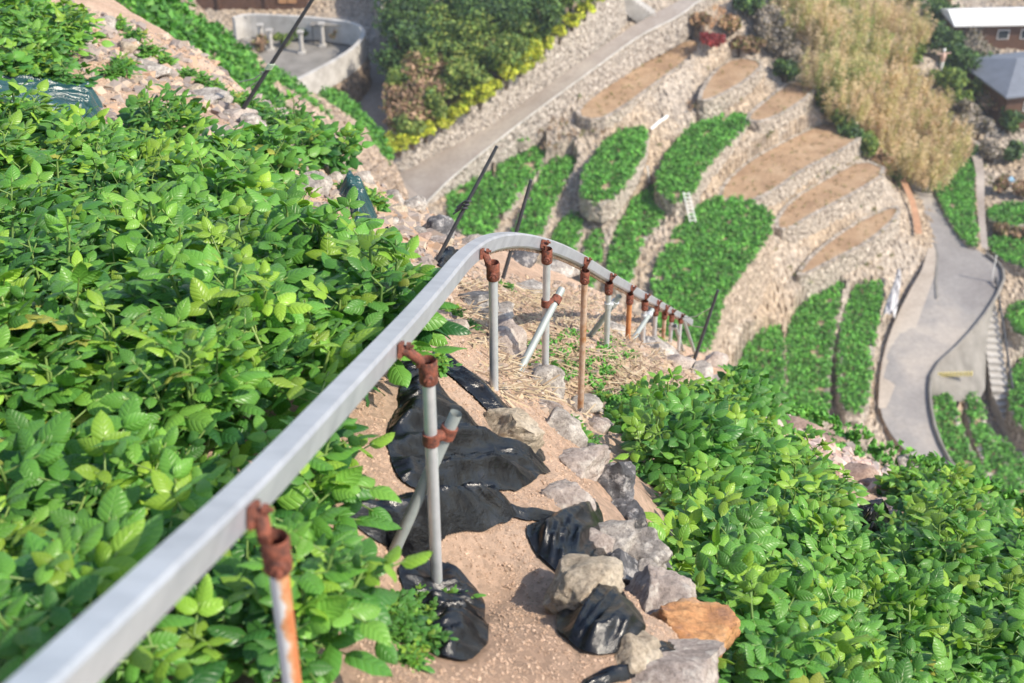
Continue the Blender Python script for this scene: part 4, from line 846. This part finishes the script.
film([(396,360),(436,370),(443,397),(482,425),(484,448),(540,458),(556,480),(525,492),(495,494),(475,489),(430,494),(400,480),(388,455),(384,430),(402,400)], 'glossy black film under the braced post top', .034)
film([(333,516),(352,506),(400,498),(428,484),(500,492),(519,516),(517,526),(480,533),(441,545),(442,562),(400,562),(358,537)], 'rumpled black film crossing the soil in the middle', .036, raise_=.03, dirang=.15)
film([(392,560),(440,556),(466,575),(489,605),(484,615),(494,640),(480,662),(450,667),(412,642),(428,625),(405,600)], 'black film sheet at the foot of the braced post', .032, raise_=.022)
film([(520,530),(540,521),(600,516),(608,540),(616,575),(640,615),(650,650),(605,662),(575,652),(550,628),(568,582),(538,560)], 'black film tucked under the row of stones', .034, dirang=1.2)
film([(486,505),(520,508),(560,516),(600,514),(600,524),(540,527),(500,520)], 'narrow strip of black film joining the sheets across the soil', .02, raise_=.03, dirang=.1)
film([(560,705),(590,672),(640,662),(735,668),(750,705)], 'black film edge along the bottom of the picture', .03)
film([(428,352),(440,350),(470,372),(500,398),(530,432),(550,462),(540,466),(512,436),(480,405),(445,376)], 'long raised fold of black film beside the white post', .022, raise_=.014, step=.008, dirang=-.7)
film([(-20,96),(40,100),(104,100),(104,128),(60,130),(-20,122)], 'dark green film at the left edge below upper leaves', .05, M_FILMG, raise_=.06)
film([(335,190),(356,192),(382,222),(368,232),(348,222)], 'dark green film bundle on the left ridge', .06, M_FILMG, raise_=.05)
film([(366,246),(400,250),(402,266),(380,268)], 'small dark film piece right of the left field', .06, raise_=.05)
film([(846,506),(890,508),(892,545),(860,550)], 'black film showing between leaves of the right field', .05, raise_=.05)
film([(330,290),(370,290),(380,330),(350,330)], 'black film under the left field leaves near the rail', .03, raise_=.03)
film([(430,255),(470,262),(470,275),(440,270)], 'black scrap of film beside the rail top', .03, raise_=.03)
# ------------------------------------------------------------ rail
def catmull(P_, n=16):
    out = []; P_ = [2*P_[0]-P_[1]]+list(P_)+[2*P_[-1]-P_[-2]]
    for i in range(1, len(P_)-2):
        a, b, c, d = P_[i-1:i+3]
        for t in np.linspace(0, 1, n, endpoint=False): out.append(.5*((2*b)+(-a+c)*t+(2*a-5*b+4*c-d)*t*t+(-a+3*b-3*c+d)*t**3))
    out.append(P_[-2]); return np.array(out)
RP = [(-60,792,1.09),(55,682,1.30),(160,581,1.57),(262,482,1.97),(350,388,2.52),(408,325,3.1),(440,288,3.55),(466,258,4.0),(490,243,4.4),(520,240,4.8),(550,247,5.2),(577,259,5.7),(602,274,6.4),(624,286,7.2),(640,295,7.95),(652,301,8.6),(661,306,9.2),(668,310,9.75),(678,315,10.4),(690,322,11.2)]
rp = catmull([P(*a) for a in RP]); RS = .048
def sweep(path, prof, name, mt, parent, off=0):
    V = []; n = len(prof)
    for i, p in enumerate(path):
        t = path[min(i+1, len(path)-1)]-path[max(i-1, 0)]; t = t/np.linalg.norm(t); s = np.cross(t, [0, 0, 1]); s /= np.linalg.norm(s); u = np.cross(s, t)
        for a, b in prof: V.append(p+s*a+u*b)
    g = MB(); g.add(V, [(i*n+k, i*n+(k+1) % n, (i+1)*n+(k+1) % n, (i+1)*n+k) for i in range(len(path)-1) for k in range(n)]); g.add(V[:n], [tuple(range(n))]); g.add(V[-n:], [tuple(range(n))])
    o = g.build(name, mt, parent)
    return o
rail = empty('monorail', rp[0], 'long galvanised square rail curving down the hillside on rusty clamps', 'rail'); h = RS/2; bv = .006
rp0 = rp-rp[0]
sweep(rp0, [(-h+bv,-h),(h-bv,-h),(h,-h+bv),(h,h-bv),(h-bv,h),(-h+bv,h),(-h,h-bv),(-h,-h+bv)], 'beam', M_RAIL, rail)
rs_ = resample(rp0, .02, False); V = []; Fc = []
tt = np.gradient(rs_, axis=0); tt /= np.linalg.norm(tt, axis=1)[:, None]; ss = np.cross(tt, [0, 0, 1]); ss /= np.linalg.norm(ss, axis=1)[:, None]; uu = np.cross(ss, tt)
for i in range(len(rs_)):
    dpt = .011 if i % 2 else .006
    for a, b in ((-.007, -h-.0005), (.007, -h-.0005), (.007, -h-dpt), (-.007, -h-dpt)): V.append(rs_[i]+ss[i]*a+uu[i]*b)
Fc = [(i*4+k, i*4+(k+1) % 4, (i+1)*4+(k+1) % 4, (i+1)*4+k) for i in range(len(rs_)-1) for k in range(4)]
g = MB(); g.add(V, Fc); g.build('rack', M_RUSTP, rail)
# posts
PR = .0135
def streaked():
    m, n, l, b = mat('rust_streaked_steel'); co = _coord(n); sx = n.new('ShaderNodeSeparateXYZ'); l.new(co, sx.inputs[0])
    a = _noise(n, l, 30, 5, .6, co); ad = n.new('ShaderNodeMath'); ad.operation = 'MULTIPLY_ADD'; l.new(sx.outputs[0], ad.inputs[0]); ad.inputs[1].default_value = 28; l.new(a.outputs[0], ad.inputs[2])
    l.new(_ramp(n, l, ad.outputs[0], [(.45, (.60,.60,.60)), (.6, (.55,.30,.16)), (.8, (.45,.16,.06))]).outputs[0], b.inputs['Base Color']); b.inputs['Roughness'].default_value = .5; return m
M_P = {0: M_GALV, 1: M_RUSTP, 2: streaked(), 3: M_RUSTO}
def hexnut(g, c, ax, r=.011, t=.012):
    ax = Vector(ax).normalized(); g.tube([Vector(c), Vector(c)+ax*t], r, 6); g.tube([Vector(c), Vector(c)+ax*(t*1.8)], r*.45, 8)
LAB = ['blurred nearest post streaked with orange rust', 'closest whole post with a rusty clamp and a long slanted brace', 'single clean white post at the rail bend', 'braced white post on top of the stones right of the bend',
 'tallest slim post reaching down beside the stone row', 'white braced post second behind the tallest one', 'orange rusted post between two braced posts', 'white braced post right of the orange rusted one', 'slim white post before the rusty far one', 'brownish far post near the end of the rail', 'far post whose brace leans to the right', 'last post with a splayed strut at the spur tip']
for i, (a, b, D, bp, ru, br) in enumerate(POSTS):
    t = P(a, b, D); gz = znd(t[0], t[1]); base = Vector((t[0], t[1], gz)); H = t[2]-gz
    r = empty('support_post', base, LAB[i]+' of the rail', 'rail post', 'posts under the rail')
    g = MB(); g.tube([(0,0,-.15),(0,0,H-.028)], PR, 16); g.build('pipe', M_P[ru], r)
    # nearest rail point, sideways
    k0 = int(np.argmin(np.linalg.norm((rp-t)*np.array([1,1,.35]), axis=1))); d = rp[k0]
    lv = Vector(d-t); L2 = Vector((lv.x, lv.y, 0)); 
    tn = Vector(rp[min(k0+1, len(rp)-1)]-rp[k0-1]).normalized(); sd = tn.cross(Vector((0,0,1))).normalized()
    rc = Vector(d)-base; sgn = 1 if (-lv).dot(sd) > 0 else -1; face = rc+sd*sgn*(h+.001)     # point on the rail's side
    g = MB(); g.tube([(0,0,H-.052),(0,0,H-.048),(0,0,H+.002),(0,0,H+.006)], [.0165,.0195,.0195,.0175], 16, False)
    g.tube([(0,0,H+.006),(0,0,H-.01)], [.0175,.0145], 16, False); g.tube([(0,0,H-.052),(0,0,H-.052)], [.0185,.0137], 16, False)
    tp = Vector((0,0,H-.008)); aim = face-tp; u = aim.normalized(); st = tp+Vector((u.x,u.y,0)).normalized()*.016 if Vector((u.x,u.y,0)).length > .01 else tp
    g.tube([st, st+Vector((0,0,.014)), face+sd*sgn*.014, face], [.010,.011,.011,.012], 10)
    q = sd; M_ = Matrix((tn, q, tn.cross(q))).transposed(); g.box(face+sd*sgn*.005, (.036,.007,.030), M_)
    cl = g.build('clamp', M_RUST, r)
    g = MB(); cd = Vector((-t[0], -t[1], 0)).normalized(); hexnut(g, Vector((0,0,H-.026))+cd*.021, cd); g.build('bolt', M_RUST, cl); g = MB(); hexnut(g, face+sd*sgn*.017+Vector((0,0,.010)), sd*sgn, .008, .008); g.build('bolt', M_RUST, cl)
    if br:
        fr, fx, fy = br; z_ = H*(1-fr); c0 = Vector((0,0,z_)); ft = Vector(hit(fx, fy))-base; off = cd.cross(Vector((0,0,1)))*(-.036 if i in (1, 3) else -.028)-cd*.016
        top = c0+off - cd*.004; dd = (top-ft).normalized()
        if fr < .1: top = Vector((0,0,z_))+off*.5
        g = MB(); g.tube([ft-dd*.06, top+dd*.05], PR, 14, False); g.build('brace', M_BRACE, r)
        g = MB(); g.tube([c0+Vector((0,0,-.014)), c0+Vector((0,0,.014))], .0185, 14); g.tube([c0+cd*.003, top+off.normalized()*.006], .013, 10); g.tube([top-dd*.014, top+dd*.014], .0185, 14)
        g.build('brace_clamp', M_RUST if i in (1, 3) else M_GALV, r)
# dark poles and wires
def rod(a, b, rad, name, label, cat, Da=None, Db=None, mt=None):
    p = hit(*a); q = P(b[0], b[1], Db); g = MB(); d = Vector(q-p); n_ = d.normalized(); g.tube([-n_*.15, d*.5+Vector((.002,0,.004)), d], [rad*1.1, rad, rad*.85], 8); o = g.build(name, mt or M_DARKP); o.location = p; tag(o, label, cat); return p, q
D0 = hit(236, 120)@Fv
p, q = rod((236,120), (316,-6), .012, 'dark_pole', 'thick dark pole leaning at the upper left with rope tied round it', 'pole', Db=D0*.94)
g = MB(); kn = p+(q-p)*.42; e1 = P(238, 84, D0); e2 = P(246, 96, D0)
for e in (P(240,82,D0), P(262,72,D0), P(250,86,D0)):
    mid = (kn+e)/2+np.array([0,0,-.02]); g.tube([kn, mid, e], .004, 5)
for k in range(4): g.tube([kn+(q-p)*.012*k+[.02,0,0], kn+(q-p)*.012*k+[0,-.02,.005], kn+(q-p)*.012*k+[-.02,0,0]], .005, 5)
tag(g.build('tied_rope', M_ROPE), 'pale green rope tied round the left dark pole', 'rope')
D1 = hit(436, 262)@Fv
p, q = rod((436,262), (497,146), .009, 'dark_pole', 'bent dark pole standing behind the top of the rail', 'pole', Db=D1*.97)
g = MB(); kn = p+(q-p)*.47
for k in range(3): g.tube([kn+(q-p)*.03*k+[.014,0,0], kn+(q-p)*.03*k+[0,-.016,.01], kn+(q-p)*.03*k+[-.014,0,0], kn+(q-p)*.03*k+[-.05,.0,-.03]], .005, 5)
tag(g.build('black_tie', M_DARKP), 'black cord wound round the bent dark pole', 'cord')
D2 = hit(503, 278)@Fv
rod((503,278), (531,180), .010, 'dark_pole', 'slim dark rod just right of the bent pole', 'pole', Db=D2*.97)
D3 = hit(690, 372)@Fv
p3, q3 = rod((690,372), (718,290), .011, 'dark_pole', 'thin dark rod beside the end of the rail', 'pole', Db=D3*.97)
lt = P(682, 318, 10.4); g = MB()
for k in (.55, .8): e = p3+(q3-p3)*k; g.tube([lt, (lt+e)/2-[0,0,.03], e], .003, 5)
tag(g.build('guy_wire', M_WIRE), 'pale wires from the last post to the thin rod', 'wire')
# ------------------------------------------------------------ potato plants
def leaflet(L, W, droop, fold, rg):
    ts = [0, .08, .25, .48, .7, .88, 1]; ws = [.03, .6, .97, .98, .74, .36, .02]; us = [-1, -.5, 0, .5, 1]; V = []; UV = []
    tw = rg.normal(0, .06); wv = rg.uniform(0, 6)
    for t, w_ in zip(ts, ws):
        for u in us:
            x = u*w_*W/2; z = fold*abs(u)*w_*W/2 - .34*W*(abs(u)**2.2)*w_ - droop*L*t*t + .035*L*math.sin(t*9+wv+u*2)*abs(u) + tw*x
            V.append((x, t*L, z)); UV.append((u*w_, t))
    Fc = [(i*5+k, i*5+k+1, (i+1)*5+k+1, (i+1)*5+k) for i in range(6) for k in range(4)]
    return np.array(V), Fc, UV
def frame(d, up):
    d = d/np.linalg.norm(d); s = np.cross(d, up); s /= np.linalg.norm(s)+1e-9; u = np.cross(s, d); return np.stack([s, d, u], 1)
def potato(seed, H=.30, R_=.20, nst=7, scale=1.):
    rg = np.random.default_rng(seed); V = []; Fc = []; UV = []; C = []; SV = MB(); nv = 0
    def addleaf(p, d, up, L, col):
        nonlocal nv
        lv, lf, lu = leaflet(L, L*rg.uniform(.58, .72), rg.uniform(.15, .5), rg.uniform(.2, .6), rg); M = frame(d, up); V.append(lv@M.T+p); Fc.extend([tuple(i+nv for i in f) for f in lf]); UV.extend(lu); C.extend([col]*len(lf)); nv += len(lv)
    pal = [(.06,.195,.036),(.09,.255,.045),(.033,.125,.03),(.15,.34,.055),(.10,.28,.045)]
    for s in range(nst):
        th = 2*math.pi*s/nst+rg.normal(0, .3); out = np.array([math.cos(th), math.sin(th), 0]); rr = R_*rg.uniform(.25, .95) if s else .01; hh = H*rg.uniform(.65, 1.05)*(1-.25*rr/R_)
        tip = out*rr+[0, 0, hh]; mid = out*rr*.6+[0, 0, hh*.45]; SV.tube([(0,0,-.03), mid, tip], [.006,.005,.003], 5)
        young = rg.uniform() < .35
        for k in range(8):
            f = k/7; q = mid+(tip-mid)*(f*.95+.05) if k < 7 else tip; ph = th+k*2.4+rg.normal(0, .3); el = rg.uniform(.0, .35)+.75*f*f
            d = np.array([math.cos(ph)*math.cos(el), math.sin(ph)*math.cos(el), math.sin(el)]); ln = (.125-.06*f)*rg.uniform(.8, 1.2); e = q+d*ln-[0,0,.012]
            up = np.array([-d[0]*d[2], -d[1]*d[2], 1.]); sz = (.077-.028*f)*rg.uniform(.72, 1.25)
            c = np.array(pal[rg.integers(len(pal))])*rg.uniform(.85, 1.15); c = c*(1-f*.35)+np.array([.15,.34,.045])*f*.35+(np.array([.10,.10,0]) if young and f > .7 else 0)
            c = np.array([.28,.32,.06]) if rg.uniform() < .008 else c; SV.tube([q, e], .0022, 4, False); addleaf(e-d*.01, d, up+rg.normal(0, .42, 3), sz, c)
            sid = np.cross(d, up); sid /= np.linalg.norm(sid)
            for m_, ff in enumerate((.62, .18)):
                if f > .8 and m_: continue
                for sg in (-1, 1):
                    dd = d*.35+sid*sg+[0, 0, rg.uniform(-.1, .3)]; addleaf(q+d*ln*ff, dd, up+rg.normal(0, .38, 3), sz*(.86-.14*m_)*rg.uniform(.9, 1.1), c*rg.uniform(.9, 1.1))
    V = np.concatenate(V)*scale; me = bpy.data.meshes.new('potato_plant'); sv = [tuple(np.array(q)*scale) for q in SV.v]; nl = len(V)
    me.from_pydata(V.tolist()+sv, [], Fc+[tuple(i+nl for i in f) for f in SV.f])
    cc = np.ones((len(me.polygons), 4), 'f'); cc[:len(C), :3] = np.array(C); cc[len(C):, :3] = (.2, .32, .09)
    a = me.attributes.new('Col', 'FLOAT_COLOR', 'FACE'); a.data.foreach_set('color', cc.ravel())
    u = np.zeros((len(me.vertices), 3), 'f'); u[:nl, :2] = np.array(UV); u[nl:, 0] = .5; a = me.attributes.new('leafuv', 'FLOAT_VECTOR', 'POINT'); a.data.foreach_set('vector', u.ravel())
    me.polygons.foreach_set('use_smooth', [True]*len(me.polygons)); me.materials.append(M_LEAF); me.update(); return me
VAR = [potato(50+i, H=.27+.02*(i % 3), R_=.19+.015*(i % 4), nst=6+i % 3) for i in range(9)]
SMALLV = [potato(80+i, .14, .10, 4, .8) for i in range(3)]
FIELDS = [
 ('left', [(-80,150),(-80,760),(352,760),(352,700),(368,655),(356,610),(322,575),(290,530),(316,470),(352,440),(380,408),(388,372),(374,338),(382,305),(358,278),(325,268),(290,262),(245,232),(205,195),(165,168),(95,165),(40,150)], 'bushy green potato plant in the field left of the rail', 'potato plants left of the rail'),
 ('upper', [(-80,60),(-80,108),(50,105),(85,100),(88,75),(85,62),(60,35),(20,5),(-80,-30)], 'potato plant in the small bed at the top left corner', 'potato plants in the upper left bed'),
 ('right', [(640,480),(618,458),(650,442),(700,430),(745,415),(800,445),(880,492),(960,530),(1080,575),(1100,760),(742,760),(738,690),(724,650),(702,600),(676,560),(658,520),(642,500)], 'leafy potato plant in the field right of the stone row', 'potato plants right of the stone row'),
 ('ridge', [(160,135),(215,150),(250,170),(270,195),(240,190),(200,165),(165,150)], 'potato plant among stones on the upper left ridge', 'potato plants on the ridge'),
 ('ridge2', [(285,140),(315,158),(345,192),(335,200),(308,175)], 'sparse potato plant behind the grey ridge stone', 'potato plants behind the ridge stones')]
HOLES = [[(846,505),(892,505),(895,548),(858,552)], [(775,412),(830,420),(925,505),(915,525),(865,505),(835,500),(800,448)], [(975,550),(1015,550),(1015,595),(975,600)], [(560,400),(655,410),(650,440),(600,470)],[(280,160),(332,165),(335,215),(300,215)],[(-30,92),(108,92),(108,132),(-30,128)]]
spots = []
for nm_, poly, lab, grp in FIELDS:
    W = np.array([hit(a, b, n=300) for a, b in poly]); X, Y = scatter(W, .255 if nm_ in ('left', 'right', 'upper') else .3, .3)
    zz = zn(X, Y)
    for x, y, z in zip(X, Y, zz):
        tx, ty = proj(np.array([x, y, z+.12]))
        if any(inpoly(np.array([tx]), np.array([ty]), np.array(hh_, float))[0] for hh_ in HOLES): continue
        spots.append((math.sqrt(x*x+y*y+z*z), x, y, z, lab, grp, nm_))
# keep stems clear of the posts
pxy = [P(a, b, D)[:2] for a, b, D, *_ in POSTS]
spots = [s for s in spots if all(math.hypot(s[1]-q[0], s[2]-q[1]) > .16 for q in pxy)]
spots.sort(key=lambda s: s[0]); rest = []
seen = 0
for k, (d, x, y, z, lab, grp, nm_) in enumerate(spots):
    u, v = proj(np.array([x, y, z+.15]))
    vis = -110 < u < 1140 and -60 < v < 800
    if vis and seen < 296:
        me = VAR[RNG.integers(9)]; o = link('potato_plant', me); o.location = (x, y, z-.01); sc_ = RNG.uniform(.85, 1.15); o.scale = (sc_, sc_, sc_*RNG.uniform(.85, 1.1))
        o.rotation_euler = (RNG.normal(-.10, .1), RNG.normal(.12, .1), RNG.uniform(0, 6.28)); tag(o, lab, 'potato plant', grp); seen += 1
    elif vis: rest.append((x, y, z))
def co_np(me):
    a = np.empty(len(me.vertices)*3); me.vertices.foreach_get('co', a); return a.reshape(-1, 3)
if rest:
    srcs = []
    for me in VAR[:5]:
        c = np.empty(len(me.polygons)*4, 'f'); me.attributes['Col'].data.foreach_get('color', c); u = np.empty(len(me.vertices)*3, 'f'); me.attributes['leafuv'].data.foreach_get('vector', u)
        srcs.append((co_np(me), [tuple(p.vertices) for p in me.polygons], c.reshape(-1, 4)[:, :3], u.reshape(-1, 3)[:, :2]))
    Vs = []; Fs = []; Cs = []; Us = []; nv = 0
    for x, y, z in rest:
        v, f, c, u = srcs[RNG.integers(5)]; th = RNG.uniform(0, 6.28); R_ = np.array([[math.cos(th), -math.sin(th), 0],[math.sin(th), math.cos(th), 0],[0,0,1]])
        Vs.append(v@R_.T*RNG.uniform(.85, 1.15)+[x, y, z]); Fs += [tuple(i+nv for i in q) for q in f]; Cs.append(c*RNG.uniform(.85, 1.15)); Us.append(u); nv += len(v)
    tag(link('potato_crop', mesh_np('potato_crop', np.concatenate(Vs), Fs, np.concatenate(Cs), np.concatenate(Us), True), M_LEAF), 'farther potato plants along the upper edges of the near fields', 'potato crop', kind='stuff')
for i, (a, b) in enumerate([(430,622),(412,628),(446,606),(425,650),(405,615),(418,605),(438,640),(400,640),(410,665),(395,620),(470,330),(440,372),(452,318),(568,430),(575,444),(600,400),(620,410),(650,398),(630,395),(662,405),(515,355),(505,290),(120,80),(125,72),(400,285),(600,470),(660,345),(585,450),(200,88),(215,95),(228,104),(186,80),(262,118),(282,136),(296,146),(310,158),(322,165),(338,178),(150,58),(165,66),(352,196),(375,212),(275,126),(245,110),(120,30),(135,42)]):
    o = link('weed', SMALLV[i % 3]); p = hit(a, b); s_ = RNG.uniform(.28, .45)*(1.9 if a < 380 and b < 215 else 1); o.location = p; o.scale = (s_,)*3; o.rotation_euler.z = i*1.7; tag(o, 'small green weed growing from the bare soil near the rail posts', 'weed', 'small weeds on bare soil')
# low green ground cover patch
def cover(poly, n, label, s=.012, h_=.03, pal=GREENS*1.0):
    pp = np.array(poly, float); X = RNG.uniform(pp[:, 0].min(), pp[:, 0].max(), n*3); Y = RNG.uniform(pp[:, 1].min(), pp[:, 1].max(), n*3); m = inpoly(X, Y, pp)
    C = np.array([hit(x, y, n=160) for x, y in zip(X[m][:n], Y[m][:n])]); V, Fc, col = leafcloud(C, .03, h_, 9, s, pal)
    tag(link('ground_cover', mesh_np('ground_cover', V, Fc, col), M_FLEAF), label, 'ground cover', kind='stuff')
cover([(600,395),(700,400),(680,425),(640,432),(605,430)], 420, 'low green ground cover at the top of the right field'); cover([(520,340),(600,330),(640,360),(600,390),(540,380)], 140, 'sparse green sprouts among the straw')
cover([(740,385),(860,432),(960,475),(1040,508),(1040,520),(940,490),(830,450),(740,402)], 500, 'low weeds along the right crest', .03, .08)
print('plants', seen, 'rest', len(rest), 'spots', len(spots))

# tufts growing from the far walls and verges
TV = []; X_, Y_ = RNG.uniform(400, 1020, 900), RNG.uniform(60, 400, 900)
for a_, b_ in zip(X_, Y_):
    if (a_ < 700 and b_ > 150) or noise.noise(Vector((a_*.02, b_*.02, 5))) < .12: continue
    q = fhit(a_, b_); 
    if not inpoly(np.array([a_]), np.array([b_]), np.array([(q_[0], q_[1]) for q_ in RL]+[(q_[0], q_[1]) for q_ in RR][::-1], float))[0]: TV.append(q)
V, Fc, col = leafcloud(np.array(TV), .3, .35, 14, .12, [(.16,.20,.07),(.26,.22,.11),(.10,.15,.05),(.34,.27,.15)])
tag(link('wall_weeds', mesh_np('wall_weeds', V, Fc, col), M_FLEAF), 'small dry and green tufts on the verges between the far terraces', 'weeds', kind='stuff')
hb = MB(); hb.box((0, 1000, -60), (4000, 4400, 140)); mh = bpy.data.materials.new('air'); mh.use_nodes = True; nn_ = mh.node_tree.nodes; nn_.remove(nn_['Principled BSDF']); pv = nn_.new('ShaderNodeVolumePrincipled')
pv.inputs['Color'].default_value = (.86, .90, .96, 1); pv.inputs['Density'].default_value = .0004; pv.inputs['Anisotropy'].default_value = .2; mh.node_tree.links.new(pv.outputs[0], nn_['Material Output'].inputs['Volume'])
tag(hb.build('haze', mh), 'thin pale haze filling the valley air', 'haze', kind='stuff')
